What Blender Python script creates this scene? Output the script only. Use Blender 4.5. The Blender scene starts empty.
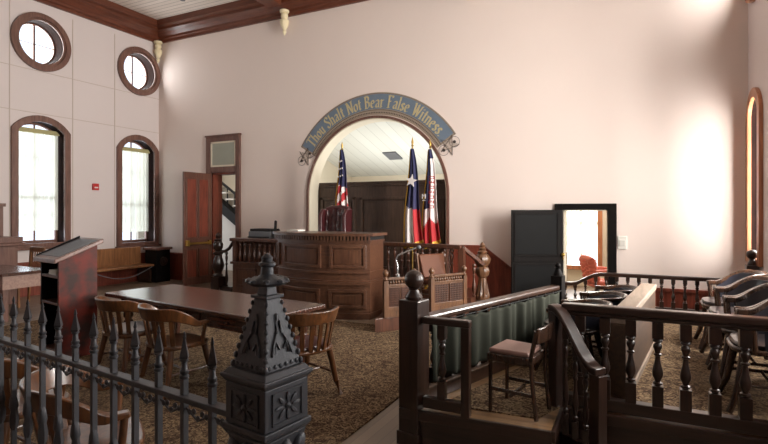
import bpy, bmesh, math, random
from math import sin, cos, pi, radians as R
from mathutils import Vector, Matrix
random.seed(7)
SC = bpy.context.scene
C = SC.collection

# ---------------------------------------------------------------- materials
def srgb(r, g, b):
    f = lambda c: (c/255/12.92) if c/255 <= .04045 else ((c/255+.055)/1.055)**2.4
    return (f(r), f(g), f(b), 1)

def nt(name):
    m = bpy.data.materials.new(name); m.use_nodes = True
    t = m.node_tree; b = t.nodes['Principled BSDF']
    return m, t, b, t.nodes.new, t.links.new

def flat(name, col, rough=.5, metal=0, spec=.5, var=.08, nscale=6, bump=0, coat=0):
    m, t, b, N, L = nt(name)
    tc = N('ShaderNodeTexCoord'); n = N('ShaderNodeTexNoise'); n.inputs['Scale'].default_value = nscale
    n.inputs['Detail'].default_value = 5
    L(tc.outputs['Object'], n.inputs['Vector'])
    mx = N('ShaderNodeMix'); mx.data_type = 'RGBA'
    mx.inputs[6].default_value = tuple(c*(1-var) for c in col[:3])+(1,)
    mx.inputs[7].default_value = tuple(min(1, c*(1+var)) for c in col[:3])+(1,)
    L(n.outputs['Fac'], mx.inputs[0]); L(mx.outputs[2], b.inputs['Base Color'])
    b.inputs['Roughness'].default_value = rough; b.inputs['Metallic'].default_value = metal
    b.inputs['Specular IOR Level'].default_value = spec
    if coat: b.inputs['Coat Weight'].default_value = coat; b.inputs['Coat Roughness'].default_value = .15
    if bump:
        n2 = N('ShaderNodeTexNoise'); n2.inputs['Scale'].default_value = nscale*8; L(tc.outputs['Object'], n2.inputs['Vector'])
        bp = N('ShaderNodeBump'); bp.inputs['Strength'].default_value = bump; bp.inputs['Distance'].default_value = .01
        L(n2.outputs['Fac'], bp.inputs['Height']); L(bp.outputs['Normal'], b.inputs['Normal'])
    return m

def wood(name, dark, light, rough=.38, scale=(2, 2, 14), grain='z', coat=.15, contrast=(.3, .7)):
    m, t, b, N, L = nt(name)
    tc = N('ShaderNodeTexCoord'); mp = N('ShaderNodeMapping')
    s = {'z': (14, 14, 1.2), 'x': (1.2, 14, 14), 'y': (14, 1.2, 14)}[grain]
    mp.inputs['Scale'].default_value = s
    L(tc.outputs['Object'], mp.inputs['Vector'])
    n = N('ShaderNodeTexNoise'); n.inputs['Scale'].default_value = 2.2; n.inputs['Detail'].default_value = 8; n.inputs['Distortion'].default_value = .6
    L(mp.outputs['Vector'], n.inputs['Vector'])
    n2 = N('ShaderNodeTexNoise'); n2.inputs['Scale'].default_value = 3; L(tc.outputs['Object'], n2.inputs['Vector'])
    ad = N('ShaderNodeMath'); ad.operation = 'MULTIPLY_ADD'; ad.inputs[1].default_value = .35; 
    L(n2.outputs['Fac'], ad.inputs[0]); L(n.outputs['Fac'], ad.inputs[2])
    sb = N('ShaderNodeMath'); sb.operation = 'SUBTRACT'; sb.inputs[1].default_value = .17; L(ad.outputs[0], sb.inputs[0])
    cr = N('ShaderNodeValToRGB'); cr.color_ramp.elements[0].position = contrast[0]; cr.color_ramp.elements[1].position = contrast[1]
    cr.color_ramp.elements[0].color = dark; cr.color_ramp.elements[1].color = light
    L(sb.outputs[0], cr.inputs['Fac']); L(cr.outputs['Color'], b.inputs['Base Color'])
    b.inputs['Roughness'].default_value = rough
    b.inputs['Coat Weight'].default_value = coat; b.inputs['Coat Roughness'].default_value = .2
    bp = N('ShaderNodeBump'); bp.inputs['Strength'].default_value = .08; bp.inputs['Distance'].default_value = .005
    L(n.outputs['Fac'], bp.inputs['Height']); L(bp.outputs['Normal'], b.inputs['Normal'])
    return m

M = {}
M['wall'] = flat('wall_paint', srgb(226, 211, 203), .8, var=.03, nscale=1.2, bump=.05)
M['wall_left'] = flat('wall_paint_dimmed', srgb(212, 200, 197), .8, var=.03, nscale=1.2, bump=.05)  # wall paint darkened to keep the side walls dimmer than the back wall
M['plaster'] = flat('cream_plaster', srgb(216, 206, 186), .75, var=.03)
M['cream'] = flat('cream_carving', srgb(226, 212, 176), .55, var=.1, nscale=30)
M['crown'] = wood('crown_wood', srgb(80, 42, 28), srgb(112, 60, 40), .35, grain='x', coat=.05)
M['crown_y'] = wood('crown_wood_side', srgb(80, 42, 28), srgb(112, 60, 40), .35, grain='y', coat=.05)
M['trim'] = wood('window_wood', srgb(92, 62, 52), srgb(122, 86, 74), .4)
M['reveal'] = wood('shaded_reveal_wood', srgb(22, 11, 9), srgb(38, 20, 15), .8, coat=0)  # dark wood taken near black for the shade in the window recesses
M['dark'] = wood('dark_walnut', srgb(27, 16, 12), srgb(48, 29, 21), .3, coat=.15)
M['dark_x'] = wood('dark_walnut_rail', srgb(27, 16, 12), srgb(50, 31, 23), .28, grain='x', coat=.2)
M['dark_y'] = wood('dark_walnut_long', srgb(38, 24, 18), srgb(64, 42, 31), .28, grain='y', coat=.25)
M['panelwood'] = wood('dark_panel_wood', srgb(56, 42, 34), srgb(80, 62, 51), .42, coat=.05)
M['bench'] = wood('bench_walnut', srgb(72, 45, 33), srgb(98, 65, 46), .34, coat=.25)
M['bench_dk'] = wood('balustrade_walnut', srgb(60, 35, 26), srgb(94, 58, 42), .34, coat=.25)
M['bench_x'] = wood('bench_walnut_flat', srgb(72, 45, 33), srgb(96, 64, 46), .34, grain='x', coat=.25)
M['table'] = wood('table_mahogany', srgb(54, 31, 24), srgb(80, 49, 37), .24, grain='x', coat=.5)
M['oak_light'] = wood('light_oak', srgb(112, 72, 44), srgb(154, 106, 68), .35, coat=.2)
M['chair'] = wood('chair_oak', srgb(56, 32, 17), srgb(102, 62, 33), .3, coat=.3)
M['chair_dark'] = wood('chair_dark_oak', srgb(36, 23, 17), srgb(62, 41, 29), .25, coat=.35)
M['witness'] = wood('witness_oak', srgb(70, 45, 29), srgb(112, 77, 52), .38)
M['red_panel'] = wood('red_wood', srgb(98, 45, 33), srgb(136, 66, 49), .4)
M['door_brown'] = wood('door_brown', srgb(82, 50, 40), srgb(112, 74, 60), .4)
M['black'] = flat('black_paint', srgb(13, 12, 12), .6, spec=.12, var=.25, nscale=3)
M['black_wood'] = wood('black_brown_wood', srgb(17, 14, 14), srgb(26, 22, 20), .6, coat=0)
M['void'] = flat('black_and_gap_shade', srgb(14, 13, 14), .6)
M['apron'] = wood('lit_apron_wood', srgb(138, 108, 96), srgb(164, 132, 118), .45, grain='x')  # side table apron lightened for the light falling on it
M['lightwood'] = wood('board_wood', srgb(48, 32, 21), srgb(72, 50, 33), .6, grain='y', coat=.05)
M['paleboard'] = wood('pale_board_cap', srgb(112, 96, 83), srgb(136, 119, 104), .6, grain='y', coat=0)
M['tread'] = wood('tread_wood', srgb(104, 78, 52), srgb(146, 112, 78), .4, grain='x', coat=.1)
M['iron'] = flat('painted_iron', srgb(66, 66, 70), .45, metal=.25, var=.2, nscale=14, bump=.1)
M['brass'] = flat('brass', srgb(190, 156, 84), .3, metal=.9)
M['gold'] = flat('gold_fringe', srgb(206, 160, 54), .5, metal=.2, var=.3, nscale=60)
M['chrome'] = flat('chrome', srgb(190, 190, 190), .25, metal=.9)
M['leather'] = flat('oxblood_leather', srgb(62, 22, 25), .32, var=.25, nscale=9, coat=.3)
M['leather_brown'] = flat('brown_leather', srgb(92, 52, 32), .5, spec=.25, var=.2, nscale=7)
M['leather_dark'] = flat('dark_leather', srgb(44, 36, 36), .3, var=.2, nscale=7, coat=.3)
M['leather_blue'] = flat('blue_black_leather', srgb(38, 38, 46), .3, var=.2, nscale=7, coat=.2)
M['leather_red'] = flat('coral_leather', srgb(216, 112, 92), .4, var=.12)
M['pad_red'] = flat('red_leather_pad', srgb(70, 24, 24), .35, var=.2)
M['pad_pink'] = flat('worn_mauve_pad', srgb(140, 108, 98), .45, var=.15)
M['pad_grey'] = flat('grey_cushion', srgb(170, 168, 170), .5, var=.1)
M['green'] = flat('green_cloth', srgb(49, 50, 43), .9, spec=.1, var=.18, nscale=4)
M['navy'] = flat('flag_navy', srgb(36, 36, 74), .75, var=.15)
M['flagred'] = flat('flag_red', srgb(180, 40, 46), .75, var=.12)
M['flagwhite'] = flat('flag_white', srgb(226, 218, 216), .75, var=.05)
M['white'] = flat('white_plastic', srgb(226, 222, 214), .5, var=.03)
M['offwhite'] = flat('pale_paper', srgb(206, 204, 196), .7, var=.05)
M['grey'] = flat('grey_plastic', srgb(96, 98, 102), .5, var=.1)
M['alarm'] = flat('alarm_red', srgb(186, 44, 42), .4)
M['banner'] = flat('banner_blue', srgb(104, 118, 134), .8, var=.16, nscale=5)
M['banner_edge'] = flat('banner_tan', srgb(150, 134, 118), .8, var=.2, nscale=9)
M['star_tan'] = flat('star_tan', srgb(190, 174, 162), .8)
M['letter'] = flat('letter_gold', srgb(182, 168, 128), .7, var=.1, nscale=20)
M['ink'] = flat('ink_brown', srgb(66, 56, 52), .8)
M['stone'] = flat('stone_band', srgb(140, 122, 110), .8, var=.15, nscale=9)
M['frost'] = flat('frosted_pane', srgb(150, 152, 138), .35, var=.06)
M['desk_grey'] = flat('worn_grey_leather', srgb(70, 69, 78), .45, var=.4, nscale=9)

for k_ in ('reveal', 'black_wood'): M[k_].node_tree.nodes['Principled BSDF'].inputs['Specular IOR Level'].default_value = .08
# lectern side: reddish wood with dark worn blotches
m, t, b, N, L = nt('lectern_red_worn')
tc = N('ShaderNodeTexCoord'); n = N('ShaderNodeTexNoise'); n.inputs['Scale'].default_value = 5; n.inputs['Detail'].default_value = 6
L(tc.outputs['Object'], n.inputs['Vector'])
cr = N('ShaderNodeValToRGB'); cr.color_ramp.elements[0].position = .4; cr.color_ramp.elements[1].position = .62
cr.color_ramp.elements[0].color = srgb(56, 36, 32); cr.color_ramp.elements[1].color = srgb(104, 36, 26)
L(n.outputs['Fac'], cr.inputs[0]); L(cr.outputs[0], b.inputs['Base Color']); b.inputs['Roughness'].default_value = .55; b.inputs['Specular IOR Level'].default_value = .25
M['lectern'] = m

# carpet with mottled floral pattern
m, t, b, N, L = nt('carpet_pattern')
tc = N('ShaderNodeTexCoord')
v = N('ShaderNodeTexVoronoi'); v.inputs['Scale'].default_value = 6.5; v.feature = 'SMOOTH_F1'
n0 = N('ShaderNodeTexNoise'); n0.inputs['Scale'].default_value = 6; n0.inputs['Detail'].default_value = 3
va = N('ShaderNodeVectorMath'); va.operation = 'ADD'
L(tc.outputs['Object'], n0.inputs['Vector']); L(tc.outputs['Object'], va.inputs[0]); L(n0.outputs['Color'], va.inputs[1]); L(va.outputs[0], v.inputs['Vector'])
w = N('ShaderNodeMath'); w.operation = 'SINE'; w2 = N('ShaderNodeMath'); w2.operation = 'MULTIPLY'; w2.inputs[1].default_value = 20
L(v.outputs['Distance'], w2.inputs[0]); L(w2.outputs[0], w.inputs[0])
n1 = N('ShaderNodeTexNoise'); n1.inputs['Scale'].default_value = 70; n1.inputs['Detail'].default_value = 2; L(tc.outputs['Object'], n1.inputs['Vector'])
ma = N('ShaderNodeMath'); ma.operation = 'MULTIPLY_ADD'; ma.inputs[1].default_value = .2; L(w.outputs[0], ma.inputs[0]); L(n1.outputs['Fac'], ma.inputs[2])
cr = N('ShaderNodeValToRGB'); e = cr.color_ramp.elements
e[0].position = .25; e[0].color = srgb(54, 39, 31); e[1].position = .82; e[1].color = srgb(138, 118, 92)
x_ = e.new(.5); x_.color = srgb(92, 73, 55)
L(ma.outputs[0], cr.inputs[0]); L(cr.outputs[0], b.inputs['Base Color']); b.inputs['Roughness'].default_value = .95; b.inputs['Specular IOR Level'].default_value = .1
bp = N('ShaderNodeBump'); bp.inputs['Strength'].default_value = .4; bp.inputs['Distance'].default_value = .01; L(n1.outputs['Fac'], bp.inputs['Height']); L(bp.outputs['Normal'], b.inputs['Normal'])
M['carpet'] = m

# planks : boards running along one axis
def planks(name, c1, c2, axis='x', width=.12, rough=.4, gap=.06, seam=.35):
    m, t, b, N, L = nt(name)
    tc = N('ShaderNodeTexCoord'); sx = N('ShaderNodeSeparateXYZ'); L(tc.outputs['Object'], sx.inputs[0])
    d = N('ShaderNodeMath'); d.operation = 'DIVIDE'; d.inputs[1].default_value = width
    L(sx.outputs['Y' if axis == 'x' else 'X'], d.inputs[0])
    fr = N('ShaderNodeMath'); fr.operation = 'FRACT'; L(d.outputs[0], fr.inputs[0])
    fl = N('ShaderNodeMath'); fl.operation = 'FLOOR'; L(d.outputs[0], fl.inputs[0])
    wn = N('ShaderNodeTexWhiteNoise'); wn.noise_dimensions = '1D'; L(fl.outputs[0], wn.inputs['W'])
    mx = N('ShaderNodeMix'); mx.data_type = 'RGBA'; mx.inputs[6].default_value = c1; mx.inputs[7].default_value = c2; L(wn.outputs[0], mx.inputs[0])
    lt = N('ShaderNodeMath'); lt.operation = 'LESS_THAN'; lt.inputs[1].default_value = gap; L(fr.outputs[0], lt.inputs[0])
    dk = N('ShaderNodeMix'); dk.data_type = 'RGBA'; L(lt.outputs[0], dk.inputs[0]); L(mx.outputs[2], dk.inputs[6])
    dk.inputs[7].default_value = tuple(c*seam for c in c1[:3])+(1,)
    L(dk.outputs[2], b.inputs['Base Color']); b.inputs['Roughness'].default_value = rough
    return m
M['floor'] = planks('floor_boards', srgb(112, 95, 80), srgb(132, 114, 96), 'y', .09, .42, .04, .6)
M['ceiling'] = planks('ceiling_boards', srgb(226, 216, 206), srgb(234, 225, 216), 'x', .13, .7, .12, .55)
M['apse_ceiling'] = planks('apse_ceiling_boards', srgb(204, 204, 196), srgb(212, 212, 204), 'y', .3, .7, .05, .75)

# sheer curtain, glass
m, t, b, N, L = nt('sheer_curtain')
out = t.nodes['Material Output']; tr = N('ShaderNodeBsdfTransparent'); tl = N('ShaderNodeBsdfTranslucent'); df = N('ShaderNodeBsdfDiffuse')
tl.inputs[0].default_value = srgb(192, 192, 178); df.inputs[0].default_value = srgb(236, 232, 216)
m1 = N('ShaderNodeMixShader'); m1.inputs[0].default_value = .45; L(tl.outputs[0], m1.inputs[1]); L(df.outputs[0], m1.inputs[2])
m2 = N('ShaderNodeMixShader'); m2.inputs[0].default_value = .86; L(tr.outputs[0], m2.inputs[1]); L(m1.outputs[0], m2.inputs[2]); L(m2.outputs[0], out.inputs[0])
M['sheer'] = m
M['hem'] = flat('curtain_hem', srgb(176, 166, 120), .8, var=.1, nscale=30)
m, t, b, N, L = nt('window_glass')
out = t.nodes['Material Output']; tr = N('ShaderNodeBsdfTransparent'); gl = N('ShaderNodeBsdfGlossy'); gl.inputs['Roughness'].default_value = .05
tr.inputs[0].default_value = (.93, .95, .97, 1)
m2 = N('ShaderNodeMixShader'); m2.inputs[0].default_value = .06; L(tr.outputs[0], m2.inputs[1]); L(gl.outputs[0], m2.inputs[2]); L(m2.outputs[0], out.inputs[0])
M['glass'] = m

# ---------------------------------------------------------------- geometry helpers
class G:
    def __init__(s): s.bm = bmesh.new()
    def face(s, vs):
        try: s.bm.faces.new(vs)
        except ValueError: pass
    def hexa(s, c):
        v = [s.bm.verts.new(p) for p in c]
        for f in ((3, 2, 1, 0), (4, 5, 6, 7), (0, 1, 5, 4), (1, 2, 6, 5), (2, 3, 7, 6), (3, 0, 4, 7)): s.face([v[i] for i in f])
        return s
    def box(s, x0, x1, y0, y1, z0, z1):
        return s.hexa([(x0, y0, z0), (x1, y0, z0), (x1, y1, z0), (x0, y1, z0), (x0, y0, z1), (x1, y0, z1), (x1, y1, z1), (x0, y1, z1)])
    def bar(s, a, b, w, h, up=(0, 0, 1)):           # box beam from a to b : w sideways, h upward
        a = Vector(a); b = Vector(b); d = (b-a).normalized(); u = Vector(up)
        sd = d.cross(u)
        if sd.length < 1e-5: sd = d.cross(Vector((0, 1, 0)))
        sd.normalize(); u = sd.cross(d).normalized()
        sd *= w/2; u *= h/2
        return s.hexa([a-sd-u, a+sd-u, b+sd-u, b-sd-u, a-sd+u, a+sd+u, b+sd+u, b-sd+u])
    def prism(s, poly, z0, z1, f=None):              # poly in xy (ccw) extruded in z; f maps (x,y,z) to a point
        f = f or (lambda x, y, z: (x, y, z))
        lo = [s.bm.verts.new(f(x, y, z0)) for x, y in poly]; hi = [s.bm.verts.new(f(x, y, z1)) for x, y in poly]
        n = len(poly)
        s.face(list(reversed(lo))); s.face(hi)
        for i in range(n): s.face([lo[i], lo[(i+1) % n], hi[(i+1) % n], hi[i]])
        return s
    def lathe(s, prof, x=0, y=0, z=0, seg=14, flute=None, mat=None):
        rings = []
        for k, (r, h) in enumerate(prof):
            ring = []
            for i in range(seg):
                a = 2*pi*i/seg; rr = r
                if flute and flute[2] <= h <= flute[3]: rr = r*(1+flute[1]*cos(flute[0]*a+k*flute[4]))
                p = Vector((rr*cos(a), rr*sin(a), h))
                if mat: p = mat @ p
                else: p += Vector((x, y, z))
                ring.append(s.bm.verts.new(p))
            rings.append(ring)
        for p, q in zip(rings, rings[1:]):
            for i in range(seg): s.face([p[i], p[(i+1) % seg], q[(i+1) % seg], q[i]])
        s.face(list(reversed(rings[0]))); s.face(rings[-1])
        return s
    def tube(s, pts, r, seg=8, taper=None):
        pts = [Vector(p) for p in pts]; rings = []
        for i, p in enumerate(pts):
            d = (pts[min(i+1, len(pts)-1)]-pts[max(i-1, 0)]).normalized()
            u = d.cross(Vector((0, 0, 1)) if abs(d.z) < .95 else Vector((0, 1, 0))).normalized(); w = d.cross(u)
            rr = r if taper is None else r+(taper-r)*i/(len(pts)-1)
            rings.append([s.bm.verts.new(p+u*rr*cos(2*pi*k/seg)+w*rr*sin(2*pi*k/seg)) for k in range(seg)])
        for p, q in zip(rings, rings[1:]):
            for i in range(seg): s.face([p[i], p[(i+1) % seg], q[(i+1) % seg], q[i]])
        s.face(rings[0]); s.face(rings[-1])
        return s
    def ball(s, c, r, sc=(1, 1, 1), sub=2, mat=None):
        mm = Matrix.Translation(c) @ (mat or Matrix.Identity(4)) @ Matrix.Diagonal((r*sc[0], r*sc[1], r*sc[2], 1))
        bmesh.ops.create_icosphere(s.bm, subdivisions=sub, radius=1, matrix=mm); return s
    def grid(s, nu, nv, f):                          # surface f(u,v)
        g = [[s.bm.verts.new(f(i/nu, j/nv)) for i in range(nu+1)] for j in range(nv+1)]
        for j in range(nv):
            for i in range(nu): s.face([g[j][i], g[j][i+1], g[j+1][i+1], g[j+1][i]])
        return s
    def sweep(s, rings):                             # closed cross-sections
        rr = [[s.bm.verts.new(p) for p in r] for r in rings]; n = len(rr[0])
        for p, q in zip(rr, rr[1:]):
            for i in range(n): s.face([p[i], p[(i+1) % n], q[(i+1) % n], q[i]])
        s.face(list(reversed(rr[0]))); s.face(rr[-1]); return s
    def build(s, name, mat, parent=None, smooth=False, bev=0, solid=0, keep=False):
        bmesh.ops.recalc_face_normals(s.bm, faces=s.bm.faces[:]) if not keep else None
        me = bpy.data.meshes.new(name); s.bm.to_mesh(me); s.bm.free()
        mats = mat if isinstance(mat, (list, tuple)) else [mat]
        for q in mats: me.materials.append(M[q] if isinstance(q, str) else q)
        if smooth:
            me.polygons.foreach_set('use_smooth', [True]*len(me.polygons))
        o = bpy.data.objects.new(name, me); C.objects.link(o)
        if smooth:
            try: me.set_sharp_from_angle(angle=R(40))
            except Exception: pass
        if solid:
            md = o.modifiers.new('thick', 'SOLIDIFY'); md.thickness = solid; md.offset = 0
        if bev:
            md = o.modifiers.new('bevel', 'BEVEL'); md.width = bev; md.segments = 2; md.limit_method = 'ANGLE'; md.angle_limit = R(40)
        if parent: o.parent = parent
        return o

def tag(o, label=None, cat=None, group=None, kind=None):
    if label: o['label'] = label
    if cat: o['category'] = cat
    if group: o['group'] = group
    if kind: o['kind'] = kind
    return o
def thing(name, label, cat, loc=(0, 0, 0), rz=0, group=None, kind=None):
    o = bpy.data.objects.new(name, None); C.objects.link(o); o.empty_display_size = .1
    o.location = loc; o.rotation_euler = (0, 0, rz)
    return tag(o, label, cat, group, kind)
def dup(root, loc, rz, label):
    r = root.copy(); C.objects.link(r); r.location = loc; r.rotation_euler = (0, 0, rz); r['label'] = label
    for ch in list(root.children):
        c = ch.copy(); C.objects.link(c); c.parent = r
        for g in ch.children:
            d = g.copy(); C.objects.link(d); d.parent = c
    return r
def cut(o, cutters):                                  # boolean holes, applied
    for c in cutters:
        md = o.modifiers.new('cut', 'BOOLEAN'); md.operation = 'DIFFERENCE'; md.solver = 'EXACT'; md.object = c
    dg = bpy.context.evaluated_depsgraph_get(); dg.update()
    me = bpy.data.meshes.new_from_object(o.evaluated_get(dg)); o.modifiers.clear(); o.data = me
    for c in cutters: bpy.data.objects.remove(c)

# ---------------------------------------------------------------- room dimensions
XL, XR, YB, YF, ZC = -11.04, 1.475, 9.19, -3.5, 6.5
SETG = lambda n: n

def arch_poly(hw, z0, zs, za, n=14):                   # ccw outline: rectangle with segmental arch on top (in x,z)
    h = za-zs; r = (hw*hw+h*h)/(2*h); cz = za-r; a0 = math.asin(min(1, hw/r))
    pts = [(-hw, z0), (hw, z0)]
    pts += [(r*sin(a0-2*a0*i/n), cz+r*cos(a0-2*a0*i/n)) for i in range(n+1)]
    return pts

# floor / ceiling / carpets
g = G(); g.box(XL-.3, XR+.3, YF-.3, YB+6, -.2, 0); tag(g.build('floor', 'floor'), 'wooden board floor of the courtroom', 'floor', kind='structure')
g = G(); g.box(XL-.3, XR+.3, YF-.3, YB+.3, ZC, ZC+.15); tag(g.build('ceiling', 'ceiling'), 'white beadboard ceiling with fine grooves', 'ceiling', kind='structure')
g = G(); g.prism([(-8.4, 1.35), (-1.95, 1.35), (-1.95, 7.0), (-2.76, 7.0), (-3.27, 6.33), (-3.33, 6.4), (-3.43, 6.8), (-5.8, 6.8), (-5.8, 7.55), (-8.4, 7.55)], 0, .012); tag(g.build('carpet', 'carpet'), 'brown mottled floral carpet under the counsel table', 'carpet')

# walls ------------------------------------------------------------------
WIN_L = [(6.30, .98, 3.38, 3.69), (8.575, .88, 3.24, 3.60), (4.0, .98, 3.38, 3.69), (1.7, .98, 3.38, 3.69)]  # last two windows are unseen, added for extra light
CIR = [(6.29, 5.2), (8.6, 5.17)]
g = G(); g.box(XL-.3, XL, YF-.3, YB+.3, 0, ZC); wl = g.build('wall_left', 'wall_left')
cs = []
for (yc, z0, zs, za) in WIN_L:
    g = G(); g.prism(arch_poly(.50, z0+.06, zs-.02, za-.11), XL-.6, XL+.2, lambda x, y, z, yc=yc: (z, yc+x, y)); cs.append(g.build('c', 'wall'))
for (yc, zc) in CIR:
    g = G(); g.prism([(.46*cos(2*pi*i/40), .46*sin(2*pi*i/40)) for i in range(40)], XL-.6, XL+.2, lambda x, y, z, yc=yc, zc=zc: (z, yc+x, zc+y)); cs.append(g.build('c', 'wall'))
cut(wl, cs); tag(wl, 'pinkish white wall holding the tall curtained windows', 'wall', kind='structure')

WIN_R = [(8.62, .98, 3.1, 3.42, .42), (6.2, .98, 3.2, 3.5, .5), (3.9, .98, 3.2, 3.5, .5), (1.6, .98, 3.2, 3.5, .5)]
CIR_R = [(8.62, 5.2), (6.2, 5.2), (3.9, 5.2)]
g = G(); g.box(XR, XR+.3, YF-.3, YB+.3, 0, ZC); wr = g.build('wall_right', 'wall_left'); cs = []
for (yc, z0, zs, za, hw) in WIN_R:
    g = G(); g.prism(arch_poly(hw-.04, z0+.06, zs-.02, za-.08), XR-.2, XR+.6, lambda x, y, z, yc=yc: (z, yc+x, y)); cs.append(g.build('c', 'wall'))
for (yc, zc) in CIR_R:
    g = G(); g.prism([(.43*cos(2*pi*i/40), .43*sin(2*pi*i/40)) for i in range(40)], XR-.2, XR+.6, lambda x, y, z, yc=yc, zc=zc: (z, yc+x, zc+y)); cs.append(g.build('c', 'wall'))
cut(wr, cs); tag(wr, 'lilac white wall behind the row of jury chairs', 'wall', kind='structure')
g = G(); g.box(XL, XR, YF-.3, YF, 0, ZC); tag(g.build('wall_rear', 'wall'), 'plain wall of the public gallery behind the iron fence', 'wall', kind='structure')

ACX, ACZ, AR = -4.805, 2.03, 1.575
g = G(); g.box(XL-.3, XR+.3, YB, YB+.3, 0, ZC); wb = g.build('wall_back', 'wall'); cs = []
fy = lambda x, y, z: (x, z, y)
ap = [(ACX-AR, .0), (ACX+AR, .0)]+[(ACX+AR*cos(pi*i/40), ACZ+AR*sin(pi*i/40)) for i in range(41)]
g = G(); g.prism([(x, z-.2 if z == 0 else z) for x, z in ap], YB-.2, YB+.6, fy); cs.append(g.build('c', 'wall'))
g = G(); g.box(-9.2, -8.42, YB-.2, YB+.6, -.1, 2.64); cs.append(g.build('c', 'wall'))
g = G(); g.box(-1.13, -.41, YB-.2, YB+.6, -.1, 1.745); cs.append(g.build('c', 'wall'))
cut(wb, cs); tag(wb, 'tall pinkish white wall with the arched recess and two doors', 'wall', kind='structure')

# cream reveal lining and brown bead round the arch
g = G()
def arch_path(r, n=40, zb=.0): return [(ACX-r, zb)]+[(ACX+r*cos(pi-pi*i/n), ACZ+r*sin(pi-pi*i/n)) for i in range(n+1)]+[(ACX+r, zb)]
def arch_strip(g, r0, r1, y0, y1):
    a, b = arch_path(r0), arch_path(r1)
    g.sweep([[(p[0], y0, p[1]), (q[0], y0, q[1]), (q[0], y1, q[1]), (p[0], y1, p[1])] for p, q in zip(a, b)])
arch_strip(g, AR-.02, AR+.015, YB-.01, YB+.32)
tag(g.build('trim_1', 'plaster', smooth=True), 'cream plaster reveal lining the big arch', 'arch trim', kind='structure')
g = G(); arch_strip(g, AR+.0, AR+.05, YB-.03, YB-.0)
tag(g.build('trim_2', 'trim', smooth=True), 'thin brown bead outlining the big arch', 'arch trim', kind='structure')

# room behind the arch -----------------------------------------------------
g = G()
g.box(-8, -1.6, 13.6, 13.8, 0, 4.2); g.box(-8.1, -7.9, YB+.3, 13.8, 0, 4.2); g.box(-1.75, -1.6, YB+.3, 13.8, 0, 4.2)
tag(g.build('wall_apse', 'plaster'), 'pale walls of the room seen through the arch', 'wall', kind='structure')
g = G(); g.hexa([(-8, YB+.3, 4.0), (-1.7, YB+.3, 4.0), (-1.7, 13.7, 2.75), (-8, 13.7, 2.75), (-8, YB+.3, 4.1), (-1.7, YB+.3, 4.1), (-1.7, 13.7, 2.85), (-8, 13.7, 2.85)])
tag(g.build('ceiling_apse', 'apse_ceiling'), 'sloping pale board ceiling seen through the arch', 'ceiling', kind='structure')
g = G(); sl = -1.25/(13.7-YB-.3); zc_ = lambda y: 4.0+sl*(y-YB-.3)-.012
x0, x1, y0, y1 = -5.98, -5.6, 11.95, 12.4
g.hexa([(x0, y0, zc_(y0)-.02), (x1, y0, zc_(y0)-.02), (x1, y1, zc_(y1)-.02), (x0, y1, zc_(y1)-.02), (x0, y0, zc_(y0)+.01), (x1, y0, zc_(y0)+.01), (x1, y1, zc_(y1)+.01), (x0, y1, zc_(y1)+.01)])
tag(g.build('ceiling_vent', 'grey'), 'square grey vent in the ceiling beyond the arch', 'vent')
# panelled screen filling the lower part of the arch
ps = thing('panelled_screen', 'dark brown panelled wooden screen filling the arch below the lunette', 'panelling', (ACX, YB+.37, 0))
g = G(); g.box(-AR-.12, AR+.12, 0, .08, 0, 2.26); g.build('body', 'panelwood', ps)
g = G(); g.box(-AR-.12, AR+.12, -.03, .1, 2.25, 2.3); g.box(-AR-.12, AR+.12, -.05, .1, 2.3, 2.345); g.build('cornice', 'panelwood', ps, bev=.006)
for (a, b_) in ((-1.5, -.62), (-.5, .62), (.74, 1.5)):
    g = G()
    for q in ((a, a+.06, .5, 2.02), (b_-.06, b_, .5, 2.02), (a, b_, 1.96, 2.02), (a, b_, .5, .56)): g.box(q[0], q[1], -.04, .0, q[2], q[3])
    g.box(a+.1, b_-.1, -.025, 0, .6, 1.92); g.build('panel', 'panelwood', ps, bev=.005)

# crown moulding -------------------------------------------------------------
prof = [(0, 6.02), (.05, 6.02), (.05, 6.08), (.09, 6.1), (.09, 6.15), (.15, 6.22), (.22, 6.27), (.22, 6.33), (.3, 6.36), (.3, 6.5), (0, 6.5)]
g = G(); g.sweep([[(XL+d if x == XL else XR-d, YB-d, z) for d, z in prof] for x in (XL, XR)])
tag(g.build('trim_3', 'crown'), 'stepped dark red wooden crown moulding along the back wall', 'crown moulding', kind='structure')
g = G(); g.sweep([[(XL+d, (YB-d) if y == YB else y, z) for d, z in prof] for y in (YF, YB)])
tag(g.build('trim_4', 'crown_y'), 'stepped dark red wooden crown moulding above the round windows', 'crown moulding', kind='structure')
g = G(); g.sweep([[(XR-d, (YB-d) if y == YB else y, z) for d, z in prof] for y in (YF, YB)])
tag(g.build('trim_5', 'crown_y'), 'dark red crown moulding above the jury side wall', 'crown moulding', kind='structure')
for i, (x, lb) in enumerate(((-7.05, 'dark red wooden ceiling beam meeting the wall left of the arch'), (-2.84, 'dark red wooden ceiling beam meeting the wall right of the arch'))):
    g = G(); g.box(x-.2, x+.16, YF, YB-.3, 6.18, 6.5); g.box(x-.26, x+.22, YF, YB-.3, 6.36, 6.5)
    tag(g.build('ceiling_beam', 'crown_y', bev=.01), lb, 'beam', kind='structure')

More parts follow.
